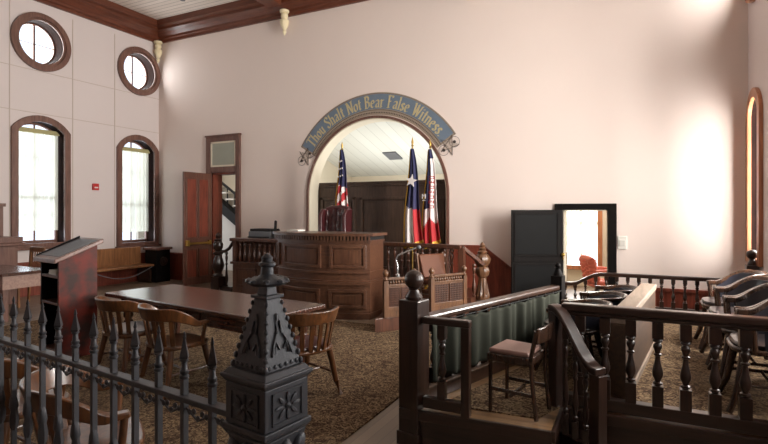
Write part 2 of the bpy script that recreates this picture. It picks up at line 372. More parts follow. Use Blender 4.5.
# pendants ------------------------------------------------------------------
def pendant(loc, label):
    t = thing('carved_pendant', label, 'pendant', loc, 0, 'cream carved pendants under the crown moulding')
    g = G(); g.lathe([(.05, .36), (.13, .36), (.14, .33), (.12, .3), (.07, .28), (.1, .24), (.12, .17), (.1, .1), (.06, .06), (.12, .03), (.13, 0)][::-1] and [(.13, 0), (.135, -.04), (.12, -.07), (.07, -.09), (.1, -.13), (.105, -.19), (.085, -.24), (.065, -.26)], seg=18); g.build('cap', 'cream', t, smooth=True)
    t.scale = (.78, .78, .72)
    g = G(); g.lathe([(.065, -.26), (.115, -.29), (.125, -.33), (.11, -.42), (.085, -.5), (.06, -.56), (.035, -.6), (.055, -.63), (.05, -.68), (.02, -.74), (.004, -.76)], seg=18, flute=(6, .08, -.55, -.3, .5)); g.build('drop', 'cream', t, smooth=True)
pendant((XL+.13, YB-.13, 6.03), 'cream carved pendant in the wall corner by the round window')
pendant((-6.93, YB-.14, 6.12), 'cream carved pendant under the ceiling beam left of the arch')
pendant((-2.78, YB-.14, 6.12), 'cream carved pendant above and right of the arch, cut off by the top edge')

# wainscot --------------------------------------------------------------------
def wains(g, x0, x1, h):
    g.box(x0, x1, YB-.025, YB, 0, h-.05); g.box(x0, x1, YB-.045, YB, h-.05, h); g.box(x0, x1, YB-.04, YB, 0, .12)
    n = max(1, round((x1-x0)/.55))
    for i in range(n):
        a = x0+(x1-x0)*i/n; g.box(a, a+.06, YB-.035, YB-.02, .12, h-.05)
g = G(); wains(g, XL, -9.36, .68); tag(g.build('baseboard_back', 'red_panel', bev=.004), 'red brown wooden wainscot left of the open panelled door', 'wainscot', kind='structure')
g = G(); wains(g, -3.15, -2.52, 1.09)
g.prism([(-2.52, 0), (-1.95, 0), (-1.95, .6), (-2.52, 1.04)], YB-.025, YB, fy); g.bar((-2.54, YB-.02, 1.07), (-1.95, YB-.02, .63), .045, .05); wains(g, -1.95, -1.3, .66)
tag(g.build('baseboard_witness', 'red_panel', bev=.004), 'red brown wainscot stepping down beside the black door', 'wainscot', kind='structure')
g = G(); wains(g, -.28, XR, .5); tag(g.build('baseboard_jury', 'red_panel', bev=.004), 'red brown wainscot behind the far jury rail', 'wainscot', kind='structure')
g = G(); g.box(XL, XL+.03, YF, YB, 0, .64); g.box(XL, XL+.05, YF, YB, .64, .69); tag(g.build('baseboard_left', 'red_panel', bev=.004), 'red brown wainscot under the tall windows', 'wainscot', kind='structure')

# left wall panel lines
g = G()
for z in (4.6, 3.73): g.box(XL, XL+.008, 3.0, YB, z-.005, z+.005)
for y in (5.7, 6.95, 7.95): g.box(XL, XL+.008, y-.008, y+.008, 3.73, 5.9)
for y in (5.7, 6.95, 7.95): g.box(XL, XL+.008, y-.008, y+.008, .69, 3.73)
tag(g.build('trim_6', 'star_tan'), 'thin panel seams on the window wall', 'wall seam', kind='structure')

# ---------------------------------------------------------------- windows
def frame_ring(g, outer, inner, x0, x1, f):
    n = len(outer)
    rings = []
    for i in range(n+1):
        o, q = outer[i % n], inner[i % n]
        rings.append([f(o[0], o[1], x0), f(o[0], o[1], x1), f(q[0], q[1], x1), f(q[0], q[1], x0)])
    rr = [[g.bm.verts.new(p) for p in r] for r in rings[:-1]]
    for i in range(n):
        p, q = rr[i], rr[(i+1) % n]
        for k in range(4): g.face([p[k], p[(k+1) % 4], q[(k+1) % 4], q[k]])
def arched_window(name, wx, sgn, yc, z0, zs, za, hw, label, curtain=True, mat='trim'):
    # sgn=+1: room lies on +x side of the wall plane wx
    w = thing(name, label, 'window', (wx, yc, 0), 0, kind='structure')
    f = lambda x, y, z: (sgn*z, x, y)
    g = G(); frame_ring(g, arch_poly(hw, z0, zs, za), arch_poly(hw-.13, z0+.08, zs-.03, za-.13), .0, .05, f); g.build('window_frame', mat, w, smooth=True, bev=.006)
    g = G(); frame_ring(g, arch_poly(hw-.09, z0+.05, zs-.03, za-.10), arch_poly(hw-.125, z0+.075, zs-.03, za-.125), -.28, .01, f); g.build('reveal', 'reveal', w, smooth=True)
    g = G(); frame_ring(g, arch_poly(hw-.12, z0+.07, zs-.03, za-.12), arch_poly(hw-.17, z0+.13, zs-.04, za-.17), -.28, -.23, f)
    g.box(-.27 if sgn > 0 else .24, -.24 if sgn > 0 else .27, -hw+.15, hw-.15, (z0+zs)/2-.2, (z0+zs)/2-.15)
    for zz in (z0+.65, zs-.55): g.box(-.265 if sgn > 0 else .245, -.245 if sgn > 0 else .265, -hw+.15, hw-.15, zz, zz+.02)
    g.box(-.27 if sgn > 0 else .24, -.24 if sgn > 0 else .27, -.015, .015, z0+.1, za-.14); g.build('sash', 'trim', w)
    g = G(); g.prism(arch_poly(hw-.13, z0+.08, zs-.03, za-.13), -.258, -.252, f); g.build('pane', 'glass', w)
    if sgn > 0:
        g = G(); g.box(0, .09, -hw-.03, hw+.03, z0-.05, z0); g.build('sill', mat, w, bev=.008)
    if curtain:
        cz1, cz0 = zs-.02, z0+.33; cw = hw-.15
        g = G(); g.grid(60, 8, lambda u, v: (sgn*(-.17+.018*sin(u*52)+.012*sin(u*23+1)), -cw+2*cw*u, cz0+(cz1-cz0)*v)); g.build('curtain', 'sheer', w, smooth=True)
        g = G(); g.box(min(sgn*-.2, sgn*-.13), max(sgn*-.2, sgn*-.13), -cw-.02, cw+.02, cz1-.02, cz1+.07); g.build('valance', 'hem', w, bev=.01)
    return w
arched_window('window_1', XL, 1, *WIN_L[0], .585, 'tall arched window with white sheer curtain, the one behind the lectern')
arched_window('window_2', XL, 1, *WIN_L[1], .585, 'tall arched window with white sheer curtain nearest the wall corner')
arched_window('window_3', XL, 1, *WIN_L[2], .585, 'tall arched window next to the wooden desk, unseen and added for light')
arched_window('window_4', XL, 1, *WIN_L[3], .585, 'tall arched window near the gallery fence, unseen and added for light')
M['orange'] = wood('orange_sunlit_wood', srgb(150, 92, 62), srgb(190, 126, 86), .35)  # orange tone carries the sunlight on the jury side frames
arched_window('window_5', XR, -1, WIN_R[0][0], *WIN_R[0][1:4], .46, 'narrow arched window with frame toned orange as sunlit beside the corner newel', curtain=False, mat='orange')
arched_window('window_6', XR, -1, WIN_R[1][0], *WIN_R[1][1:4], .58, 'arched window in the jury side wall, outside the picture', curtain=False)
arched_window('window_7', XR, -1, WIN_R[2][0], *WIN_R[2][1:4], .58, 'arched window behind the nearest jury chair, outside the picture', curtain=False)
def round_window(name, wx, sgn, yc, zc, label, mat='trim', ro=.59):
    w = thing(name, label, 'window', (wx, yc, zc), 0, kind='structure')
    f = lambda x, y, z: (sgn*z, x, y)
    cir = lambda r: [(r*cos(2*pi*i/44), r*sin(2*pi*i/44)) for i in range(44)]
    g = G(); frame_ring(g, cir(ro), cir(ro-.1), 0, .07, f); frame_ring(g, cir(ro-.1), cir(ro-.15), 0, .045, f); g.build('window_frame', mat, w, smooth=True)
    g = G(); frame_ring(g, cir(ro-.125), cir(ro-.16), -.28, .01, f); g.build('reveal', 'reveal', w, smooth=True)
    a, b_ = sorted((sgn*-.265, sgn*-.235))
    g = G(); frame_ring(g, cir(ro-.15), cir(ro-.19), -.28, -.23, f); g.box(a, b_, -.02, .02, -ro+.17, ro-.17); g.box(a, b_, -ro+.17, ro-.17, -.008, .008); g.build('sash', 'trim', w)
    g = G(); g.prism(cir(ro-.16), -.255, -.25, f); g.build('pane', 'glass', w)
round_window('window_8', XL, 1, *CIR[0], 'round window with brown ring frame above the first tall window')
round_window('window_9', XL, 1, *CIR[1], 'round window with brown ring frame beside the corner pendant')
arched_window('window_12', XR, -1, WIN_R[3][0], *WIN_R[3][1:4], .58, 'arched window beside the gallery fence on the jury side, outside the picture', curtain=False)
round_window('window_13', XR, -1, 6.2, 5.2, 'round window above the jury chairs, outside the picture', 'trim', .56)
round_window('window_14', XR, -1, 3.9, 5.2, 'round window above the front jury rail, outside the picture', 'trim', .56)
round_window('window_10', XR, -1, 8.62, 5.2, 'round window high above the window with sunlit-toned frame', 'orange', .56)

# ---------------------------------------------------------------- doors
d = thing('door_1', 'tall brown door with red panels standing open below a transom', 'door', (0, 0, 0), 0, kind='structure')
g = G(); X0, X1 = -9.355, -8.295
g.box(X0, X0+.15, YB-.05, YB, 0, 3.5); g.box(X1-.13, X1, YB-.05, YB, 0, 3.5); g.box(X0+.15, X1-.13, YB-.05, YB, 3.38, 3.5); g.box(X0+.15, X1-.13, YB-.05, YB, 2.64, 2.78)
g.box(X0-.02, X1+.02, YB-.07, YB, 3.5, 3.54); g.build('door_frame', 'door_brown', d, bev=.006)
g = G(); g.box(X0+.15, X0+.19, YB, YB+.3, 0, 2.64); g.box(X1-.165, X1-.12, YB, YB+.3, 0, 2.64); g.box(X0+.15, X1-.13, YB, YB+.3, 2.6, 2.64); g.build('jamb', 'red_panel', d)
g = G(); g.box(X0+.15, X1-.13, YB-.03, YB-.01, 2.78, 3.38); tr_ = g.build('transom', 'frost', d)
g = G()
for q in ((X0+.15, X0+.19, 2.78, 3.38), (X1-.17, X1-.13, 2.78, 3.38), (X0+.15, X1-.13, 2.78, 2.82), (X0+.15, X1-.13, 3.34, 3.38)): g.box(q[0], q[1], YB-.04, YB-.015, q[2], q[3])
g.build('transom_rim', 'plaster', tr_)
def panel_door(parent, hinge, ang, w, h, th, mats, panels, z0=.015, name='leaf'):
    ca, sa = cos(ang), sin(ang)
    mt = lambda x, y, z: (hinge[0]+x*ca-y*sa, hinge[1]+x*sa+y*ca, z)
    def bx(g, x0, x1, y0, y1, a, b_): g.hexa([mt(x0, y0, a), mt(x1, y0, a), mt(x1, y1, a), mt(x0, y1, a), mt(x0, y0, b_), mt(x1, y0, b_), mt(x1, y1, b_), mt(x0, y1, b_)])
    g = G(); bx(g, 0, w, -th/2, th/2, z0, h); lf = g.build(name, mats[0], parent, bev=.004)
    for (a, b_, c, e_) in panels:
        g = G(); bx(g, a, b_, -th/2-.006, th/2+.006, c, e_); g.build('panel', mats[1], lf, bev=.003)
        g = G()
        for q in ((a-.03, a, c-.03, e_+.03), (b_, b_+.03, c-.03, e_+.03), (a, b_, c-.03, c), (a, b_, e_, e_+.03)): bx(g, q[0], q[1], -th/2-.016, th/2+.016, q[2], q[3])
        g.build('panel_moulding', mats[0], lf, bev=.003)
    return lf, bx
lf, bx = panel_door(d, (-9.2, YB-.05), R(-92), .8, 2.62, .045, ('door_brown', 'red_panel'), [(.1, .36, 1.12, 2.46), (.45, .71, 1.12, 2.46), (.1, .36, .2, .82), (.45, .71, .2, .82)])
g = G(); bx(g, .04, .76, .06, .085, .95, 1.0); bx(g, .04, .11, .02, .085, .93, 1.03); bx(g, .69, .77, .02, .095, .92, 1.05); g.build('push_bar', 'brass', lf, bev=.006)

d = thing('door_2', 'black door swung open beside the bright doorway to the next room', 'door', (0, 0, 0), 0, kind='structure')
X0, X1 = -1.27, -.3
g = G(); g.box(X0, X0+.13, YB-.05, YB, 0, 1.84); g.box(X1-.13, X1, YB-.05, YB, 0, 1.84); g.box(X0+.13, X1-.13, YB-.05, YB, 1.74, 1.84); g.build('door_frame', 'black_wood', d, bev=.006)
g = G(); g.box(X0+.13, X0+.16, YB, YB+.3, 0, 1.74); g.box(X1-.15, X1-.11, YB, YB+.3, 0, 1.74); g.box(X0+.13, X1-.13, YB, YB+.3, 1.72, 1.76); g.build('jamb', 'plaster', d)
lf, bx = panel_door(d, (-1.14, YB-.07), R(-153), .87, 1.735, .05, ('black_wood', 'black'), [(.1, .8, .98, 1.66), (.1, .8, .2, .8)])
g = G(); bx(g, .0, .87, .026, .034, .86, .93); g.build('lock_rail', 'black_wood', lf, bev=.003)
g = G(); bx(g, .74, .84, .026, .05, .86, .95); g.build('lock_plate', 'black_wood', lf, bev=.004)
g = G(); g.ball((-1.12, YB-.13, .98), .035); g.lathe([(.012, 0), (.012, .07)], -1.12, YB-.13, .9); g.build('door_knob', 'brass', d, smooth=True)

# wall devices
t = thing('light_switch', 'white switch plate on the wall right of the bright doorway', 'switch', (-.215, YB, 1.2)); t.scale = (.8, 1, .9)
g = G(); g.box(-.085, .085, -.02, 0, -.12, .12); g.build('plate', 'white', t, bev=.006); g = G(); g.box(-.05, .05, -.028, -.02, -.06, .05); g.build('rocker', 'offwhite', t, bev=.004)
t = thing('fire_alarm_pull', 'small red fire alarm pull between the two tall windows', 'fire alarm', (XL, 7.46, 2.27))
g = G(); g.box(0, .05, -.07, .07, -.075, .075); g.build('body', 'alarm', t, bev=.006); g = G(); g.box(.05, .06, -.04, .04, -.03, .0); g.build('handle', 'white', t)
t = thing('recessed_light', 'small round recessed lamp in the board ceiling', 'ceiling fitting', (-9.2, 8.3, ZC))  # recessed can light, modelled unlit
g = G(); g.lathe([(.05, -.02), (.06, 0)], seg=20); g.build('body', 'grey', t, smooth=True)

# ---------------------------------------------------------------- rooms behind the doors
g = G(); g.box(-12.3, -12.2, YB+.3, 11.6, 0, 3.3); g.box(-8.1, -8.2, YB+.3, 11.6, 0, 3.3); g.box(-12.3, -8.1, 11.6, 11.7, 0, 3.3); tag(g.build('wall_corridor', 'plaster'), 'pale corridor walls behind the tall brown door', 'wall', kind='structure')
g = G(); g.box(-12.3, -8.1, YB+.3, 11.7, 3.2, 3.3); tag(g.build('ceiling_corridor', 'ceiling'), 'ceiling of the corridor behind the tall brown door', 'ceiling', kind='structure')
st = thing('corridor_stair', 'stair with white stringer rising in the corridor behind the tall brown door', 'stair', (-10.8, 11.5, 0))
g = G(); g.prism([(-.9, 0), (.9, 0), (.9, 1.0), (-.9, 2.2)], -.2, 0, lambda x, y, z: (x, z, y)); g.build('stringer', 'white', st)
g = G(); g.prism([(-.9, 2.2), (.9, 1.0), (.9, 1.32), (-.9, 2.5)], -.26, 0, lambda x, y, z: (x, z, y)); g.build('riser_band', 'void', st)
for i in range(5):
    g = G(); g.box(-.75+.28*i, -.42+.28*i, -.3, .08, 2.62-.19*i, 2.66-.19*i); g.build('tread', 'white', st)
g = G(); g.bar((-.9, -.2, 3.05), (.9, -.2, 1.9), .05, .06)
for i in range(6): g.bar((-.75+.28*i, -.2, 2.4-.187*i), (-.75+.28*i, -.2, 2.98-.18*i), .025, .025)
g.build('railing', 'void', st)
g = G(); g.box(-3.2, -1.5, 12.5, 12.6, 0, 3); g.box(-1.6+.0, 1.4, 12.5, 12.6, 0, .46); g.box(-.78, 1.4, 12.5, 12.6, .46, 3); g.box(-1.5, -.78, 12.5, 12.6, 2.5, 3)
g.box(-1.55, -1.45, YB+.31, 12.5, 0, 3) if False else None
g.box(1.3, 1.4, YB+.3, 12.5, 0, 3); g.box(-3.2, -3.1, YB+.3, 12.5, 0, 3) if False else None
tag(g.build('wall_chamber', 'plaster'), 'white walls of the room behind the black door', 'wall', kind='structure')
g = G(); g.box(-1.58, 1.4, YB+.3, 12.6, 3, 3.1); tag(g.build('ceiling_chamber', 'ceiling'), 'ceiling of the room behind the black door', 'ceiling', kind='structure')
w = thing('window_11', 'bright window with white blinds in the room behind the black door', 'window', (0, 12.47, 0), 0, kind='structure')
g = G(); g.box(-.8, -.7, -.05, .03, .4, 2.6); g.box(-1.6, -1.5, -.05, .03, .4, 2.6); g.box(-1.5, -.8, -.05, .03, .38, .48); g.box(-1.5, -.8, -.05, .03, 2.5, 2.6); g.build('window_frame', 'orange', w, bev=.005)
g = G(); g.box(-1.5, -.8, .03, .06, 1.42, 1.47); g.box(-1.17, -1.13, .03, .06, .48, 2.5); g.build('sash', 'plaster', w)
g = G(); g.grid(50, 6, lambda u, v: (-1.5+.7*u, .012*sin(u*60), .75+1.75*v)); g.build('curtain', 'sheer', w, smooth=True)
# ---------------------------------------------------------------- generic turned pieces
def baluster_prof(h, r=.032, sq=.0):
    P = [(.55, 0), (.55, .02), (.9, .04), (.9, .07), (.5, .09), (.62, .13), (.95, .2), (1, .27), (.85, .36), (.6, .47), (.48, .56), (.46, .62), (.75, .64), (.75, .67), (.46, .69), (.6, .75), (.82, .8), (.82, .86), (.5, .9), (.9, .93), (.9, .96), (.6, 1)]
    return [(r*a, h*b) for a, b in P]
def add_baluster(g, x, y, z0, z1, s=.034, r=.034, blk=.24, seg=12):
    h = z1-z0; b0 = blk*h
    g.box(x-s, x+s, y-s, y+s, z0, z0+b0); g.box(x-s, x+s, y-s, y+s, z1-b0*.8, z1)
    g.lathe(baluster_prof(h-b0*1.8, r), x, y, z0+b0, seg)
def ball_newel(parent, x, y, z0, ztop, s, rb, mat='dark', rot=0, finial=True):
    m_ = Matrix.Translation((x, y, 0)) @ Matrix.Rotation(rot, 4, 'Z')
    def bx(g, a, b_, c, d_, e_, f_): g.hexa([m_ @ Vector(p) for p in ((a, c, e_), (b_, c, e_), (b_, d_, e_), (a, d_, e_), (a, c, f_), (b_, c, f_), (b_, d_, f_), (a, d_, f_))])
    g = G(); bx(g, -s, s, -s, s, z0, ztop); bx(g, -s-.012, s+.012, -s-.012, s+.012, z0, z0+.1); p = g.build('newel_post', mat, parent, bev=.006)
    if finial:
        g = G(); g.lathe([(s*.75, 0), (s*.8, .02), (s*.55, .05), (s*.42, .075), (s*.6, .085)], x, y, ztop, 18); g.ball((x, y, ztop+.08+rb*.92), rb, sub=3); g.build('ball_finial', mat, p, smooth=True)
    return p

# ---------------------------------------------------------------- chairs
def make_chair(name, label, cat, loc, rz, wood_m, pad=None, group=None, crest=.81, W=.58, D=.54, tub=None):
    t = thing(name, label, cat, loc, rz, group)
    hw, hd = W/2, D/2
    se = [(.5*W*.88*math.copysign(abs(cos(a))**.55, cos(a)), .02+.5*D*.9*math.copysign(abs(sin(a))**.6, sin(a))) for a in [2*pi*i/28 for i in range(28)]]
    g = G(); g.prism(se, .415, .455); g.build('seat', wood_m, t, smooth=True, bev=.012)
    if pad:
        g = G(); g.sweep([[(x*k, .02+(y-.02)*k, z) for x, y in se] for k, z in ((.88, .456), (.93, .468), (.9, .485), (.6, .497), (.1, .5))]); g.build('seat_pad', pad, t, smooth=True)
    # the bow: crest at the back sweeping down into the arms
    path = []
    n = 36
    for i in range(n+1):
        s = -1+2*i/n
        if abs(s) > .62:
            k = (abs(s)-.62)/.38; x = math.copysign(hw*(1-.05*k), s); y = -.02+k*(hd*.72)
        else:
            a = s/.62*pi/2; x = hw*sin(a); y = -.02-hd*.95*cos(a)
        path.append((x, y, s))
    rings = []
    for i, (x, y, s) in enumerate(path):
        p0, p1 = path[max(i-1, 0)], path[min(i+1, n)]
        tx, ty = p1[0]-p0[0], p1[1]-p0[1]; l = math.hypot(tx, ty) or 1; nx, ny = ty/l, -tx/l
        b_ = max(0, min(1, (.86-abs(s))/.5)); b_ = b_*b_*(3-2*b_); k2 = max(0, min(1, (.98-abs(s))/.35)); k2 = k2*k2*(3-2*k2)
        zt = .66+(crest-.66)*b_; zb = (.63+(crest-.12-.63)*b_-.03*k2*(1-b_)) if not tub else zt-.045; th = .062*(1-b_)+.028*b_
        lean = .035*b_
        ib = (x-nx*th/2, y-ny*th/2); ob = (x+nx*th/2, y+ny*th/2)
        rings.append([(ib[0], ib[1], zb), (ob[0], ob[1], zb), (ob[0]+nx*lean, ob[1]+ny*lean, zt), (ib[0]+nx*lean, ib[1]+ny*lean, zt)])
    g = G(); g.sweep(rings); g.build('crest_and_arms', wood_m, t, smooth=True, bev=.008)
    if tub:                                             # solid upholstered back inside the bow
        ub = []
        for i, (x, y, s) in enumerate(path):
            if abs(s) > .84: continue
            zt_ = rings[i][0][2]; sx_, sy_ = .86, .86
            ub.append([(x*.93, y*.93, zt_+.012), (x*sx_*.9, y*sy_*.9, .47), (x*sx_*.99, y*sy_*.99, .45), (x*1.0, y*1.0, zt_+.012)])
        g = G(); g.sweep(ub); g.build('upholstered_back', tub, t, smooth=True)
    for k in range(0 if tub else 7):                    # flat back slats
        a = (-1+2*k/6)*R(54)
        bx_, by_ = hw*.86*sin(a), .0-hd*.84*cos(a); tx_, ty_ = hw*.99*sin(a), -.02-hd*.95*cos(a)
        g = G(); g.bar((bx_, by_, .445), (tx_, ty_, crest-.105), .042, .016, up=(sin(a), -cos(a), 0)); g.build('back_slat', wood_m, t, bev=.004)
    for sx in (-1, 1):
        g = G(); g.tube([(sx*hw*.84, hd*.5, .445), (sx*hw*.88, hd*.53, .53), (sx*hw*.95, hd*.56, .64)], .02, 10); g.build('arm_post', wood_m, t, smooth=True)
        for sy in (-1, 1):
            g = G(); x0, y0 = sx*hw*.66, .02+sy*hd*.62
            g.tube([(x0, y0, .42), (x0+sx*.022, y0+sy*.025, .28), (x0+sx*.04, y0+sy*.055, .12), (x0+sx*.06, y0+sy*.1, .0)], .031, 10, taper=.021); g.build('leg', wood_m, t, smooth=True)
        g = G(); g.tube([(sx*(hw*.66+.032), .02-hd*.62-.035, .2), (sx*(hw*.66+.032), .02+hd*.62+.035, .2)], .012, 8); g.build('stretcher', wood_m, t, smooth=True)
    g = G(); g.tube([(-hw*.66-.03, .02, .2), (hw*.66+.03, .02, .2)], .012, 8); g.build('stretcher', wood_m, t, smooth=True)
    return t
gch = 'oak captain chairs around the counsel table'
ch = make_chair('captain_chair', 'oak captain chair with slatted back at the end of the table nearest the judge', 'chair', (-2.77, 3.89, .013), R(72), 'chair', 'pad_red', gch)
make_chair('captain_chair', 'oak captain chair beside the lectern, with a pale grey seat cushion', 'chair', (-4.78, 3.62, .013), R(-6), 'chair', 'pad_grey', gch)
c2 = make_chair('captain_chair', 'oak captain chair at the middle of the table, partly hidden by fence pickets', 'chair', (-3.98, 3.5, .013), R(-12), 'chair', None, gch)
dup(c2, (-2.68, 1.79, .013), R(-34), 'oak captain chair close behind the iron fence')
dup(c2, (-3.62, 1.92, .013), R(-5), 'oak captain chair behind the fence, cut off by the left edge of the picture')

# ---------------------------------------------------------------- counsel table
t = thing('counsel_table', 'long mahogany counsel table with glossy top and chairs on its near side', 'table', (-4.16, 4.13, .012), R(-7.5))
g = G(); g.box(-1.35, 1.27, -.44, .44, .705, .748); g.build('table_top', 'table', t, bev=.01)
g = G(); g.box(-1.14, 1.14, -.36, .36, .56, .705); g.build('apron', 'table', t, bev=.004)
for i in range(3):
    x = -.74+.74*i
    g = G(); g.box(x-.31, x+.31, -.372, -.358, .58, .69); dr = g.build('drawer', 'table', t, bev=.004)
    g = G(); g.ball((x, -.385, .635), .016); g.build('knob', 'table', dr, smooth=True)
for sx in (-1, 1):
    for sy in (-1, 1):
        g = G(); x, y = sx*1.07, sy*.31
        g.box(x-.05, x+.05, y-.05, y+.05, .56, .70); g.lathe([(.03, 0), (.04, .03), (.035, .08), (.05, .3), (.055, .42), (.035, .46), (.055, .49), (.05, .56)], x, y, 0, 14); g.build('leg', 'table', t, smooth=True, bev=.003)

# ---------------------------------------------------------------- lectern
ux = Vector((.069, .397, 0)).normalized(); ang = math.atan2(ux.y, ux.x)     # along the red side panel
t = thing('lectern', 'tall wooden lectern with worn red side and open shelves', 'lectern', (-5.86, 3.53, .012), ang)
# local x : from the open face to the back, local y : to the left along the open face
Wl, Dl = .5, .42
side = [(0, 0), (Dl, 0), (Dl, 1.3), (0, 1.13)]
g = G(); g.prism(side, 0, .03, lambda x, y, z: (x, z, y)); g.build('side_panel', 'lectern', t, bev=.004)
g = G(); g.prism(side, Wl-.03, Wl, lambda x, y, z: (x, z, y)); g.build('side_panel', 'black_wood', t, bev=.004)
g = G(); g.box(Dl-.025, Dl, .03, Wl-.03, .02, 1.28); g.build('back_panel', 'black_wood', t)
for z in (.08, .62, .93): 
    g = G(); g.box(.0, Dl-.03, .03, Wl-.03, z, z+.028); g.build('shelf', 'bench', t, bev=.003)
g = G(); s_ = (1.3-1.13)/Dl
g.hexa([(-.06, -.05, 1.13-.06*s_), (Dl+.05, -.05, 1.3+.05*s_), (Dl+.05, Wl+.05, 1.3+.05*s_), (-.06, Wl+.05, 1.13-.06*s_)]+[(-.06, -.05, 1.18-.06*s_), (Dl+.05, -.05, 1.35+.05*s_), (Dl+.05, Wl+.05, 1.35+.05*s_), (-.06, Wl+.05, 1.18-.06*s_)]); g.build('slanted_top', 'trim', t, bev=.008)
g = G(); zz = lambda x: 1.18+s_*x+.004
g.hexa([(.0, 0, zz(0)-.004), (Dl, 0, zz(Dl)-.004), (Dl, Wl, zz(Dl)-.004), (0, Wl, zz(0)-.004), (.0, 0, zz(0)), (Dl, 0, zz(Dl)), (Dl, Wl, zz(Dl)), (0, Wl, zz(0))]); g.build('writing_surface', 'desk_grey', t)
g = G(); g.hexa([(-.03, Wl+.03, zz(-.03)-.01), (Dl+.03, Wl+.03, zz(Dl+.03)-.01), (Dl+.03, Wl+.05, zz(Dl+.03)-.01), (-.03, Wl+.05, zz(-.03)-.01), (-.03, Wl+.03, zz(-.03)+.01), (Dl+.03, Wl+.03, zz(Dl+.03)+.022), (Dl+.03, Wl+.05, zz(Dl+.03)+.022), (-.03, Wl+.05, zz(-.03)+.01)]); g.build('side_ledge', 'black', t)  # raised edge coloured black for the shadow it lies in
lm = Matrix.Translation((-5.86, 3.53, .012)) @ Matrix.Rotation(ang, 4, 'Z')
p = lm @ Vector((.14, .2, .96))
for k, (dz, w_) in enumerate(((0, .2), (.03, .18))):
    g = G(); g.box(-.13, .13, -w_/2, w_/2, 0, .028); o = tag(g.build('book', 'offwhite', bev=.004), ('lower' if k == 0 else 'upper')+' pale book lying on the top shelf of the lectern', 'book', 'books in the lectern'); o.location = (p.x, p.y, p.z+dz-.0); o.rotation_euler = (0, 0, ang)

# ---------------------------------------------------------------- far left furniture
t = thing('side_table', 'glossy table with deep apron toned as lit at the left edge beyond the lectern', 'table', (-9.62, 4.75, 0))
g = G(); g.box(-.55, .98, -.4, .4, .715, .76); g.build('table_top', 'table', t, bev=.008)
g = G(); g.box(-.5, .91, -.35, .35, .5, .715); g.build('apron', 'apron', t)
for sx in (-.45, .86):
    for sy in (-.3, .3): g = G(); g.box(sx-.04, sx+.04, sy-.04, sy+.04, 0, .5); g.build('leg', 'trim', t, bev=.005)
t = thing('clerk_desk', 'brown panelled desk with projecting ledge beside the first tall window', 'desk', (-10.6, 5.1, 0))
g = G(); g.box(-.4, .3, -.9, .36, 0, 1.08); g.build('body', 'trim', t, bev=.006)
g = G(); g.box(-.42, .4, -.95, .45, 1.08, 1.13); g.box(-.42, .36, -.95, .42, 1.13, 1.24); g.build('ledge', 'trim', t, bev=.01)
g = G(); g.box(-.4, .1, -.9, .22, 1.24, 1.8); g.box(-.42, .13, -.92, .25, 1.8, 1.86); g.build('upper_cabinet', 'trim', t, bev=.006)
g = G(); g.box(.1, .115, -.5, .1, 1.3, 1.74); g.build('panel', 'trim', t, bev=.006)
t = thing('slat_back_chair', 'light oak slat back chair below the first tall window', 'chair', (-10.04, 5.42, 0), R(180))
g = G(); g.box(-.22, .22, -.2, .22, .42, .46); g.build('seat', 'oak_light', t, bev=.01)
for sx in (-1, 1):
    g = G(); g.bar((sx*.2, -.19, 0), (sx*.21, -.24, 1.0), .035, .035); g.build('back_post', 'oak_light', t, bev=.004)
    g = G(); g.bar((sx*.2, .19, 0), (sx*.2, .19, .42), .035, .035); g.build('leg', 'oak_light', t, bev=.004)
g = G(); g.bar((-.23, -.24, 1.0), (.23, -.24, 1.0), .03, .09); g.build('crest_rail', 'oak_light', t, bev=.01)
for k in range(5): g = G(); g.bar((-.13+.065*k, -.2, .46), (-.14+.07*k, -.24, .97), .03, .012, up=(0, 1, 0)); g.build('back_slat', 'oak_light', t)
t = thing('wall_bench', 'plain oak bench with straight back under the second tall window', 'bench', (-10.9, 7.75, 0))
g = G(); g.box(0.0, .06, -.75, .75, .42, .86); g.build('backrest', 'oak_light', t, bev=.01)
g = G(); g.box(.0, .5, -.78, .78, .4, .45); g.build('seat', 'oak_light', t, bev=.012)
for y in (-.74, .7): g = G(); g.box(.02, .44, y, y+.05, 0, .4); g.build('leg', 'chair_dark', t, bev=.005)
g = G(); g.tube([(-10.415, 7.0+1.48*u, .392-.2*sin(pi*u)) for u in [i/14 for i in range(15)]], .009, 6)
tag(g.build('barrier_rope', 'grey', smooth=True), 'pale rope sagging in front of the oak bench', 'rope')
t = thing('corner_cabinet', 'small dark wooden stand with round medallion in the wall corner', 'cabinet', (-10.55, 8.75, 0))
g = G(); g.box(-.2, .2, -.2, .2, 0, .78); g.build('body', 'black_wood', t, bev=.008)
g = G(); g.box(-.24, .24, -.24, .24, .78, .84); g.build('top', 'trim', t, bev=.008)
g = G(); g.lathe([(.11, 0), (.11, .02), (.08, .03), (.05, .02), (.02, .035)], mat=Matrix.Translation((.2, -.0, .5)) @ Matrix.Rotation(R(90), 4, 'Y'), seg=20); g.build('medallion', 'dark', t, smooth=True)

# ---------------------------------------------------------------- judge's dais, bench, balustrades
g = G(); g.prism([(-7.55, 8.32), (-5.7, 7.6), (-3.6, 7.6), (-3.3, 8.02), (-2.42, 8.05), (-2.42, YB), (-7.55, YB)], 0, .3)
tag(g.build('judge_platform', 'bench_dk'), 'raised wooden platform carrying the judge bench', 'platform', kind='structure')

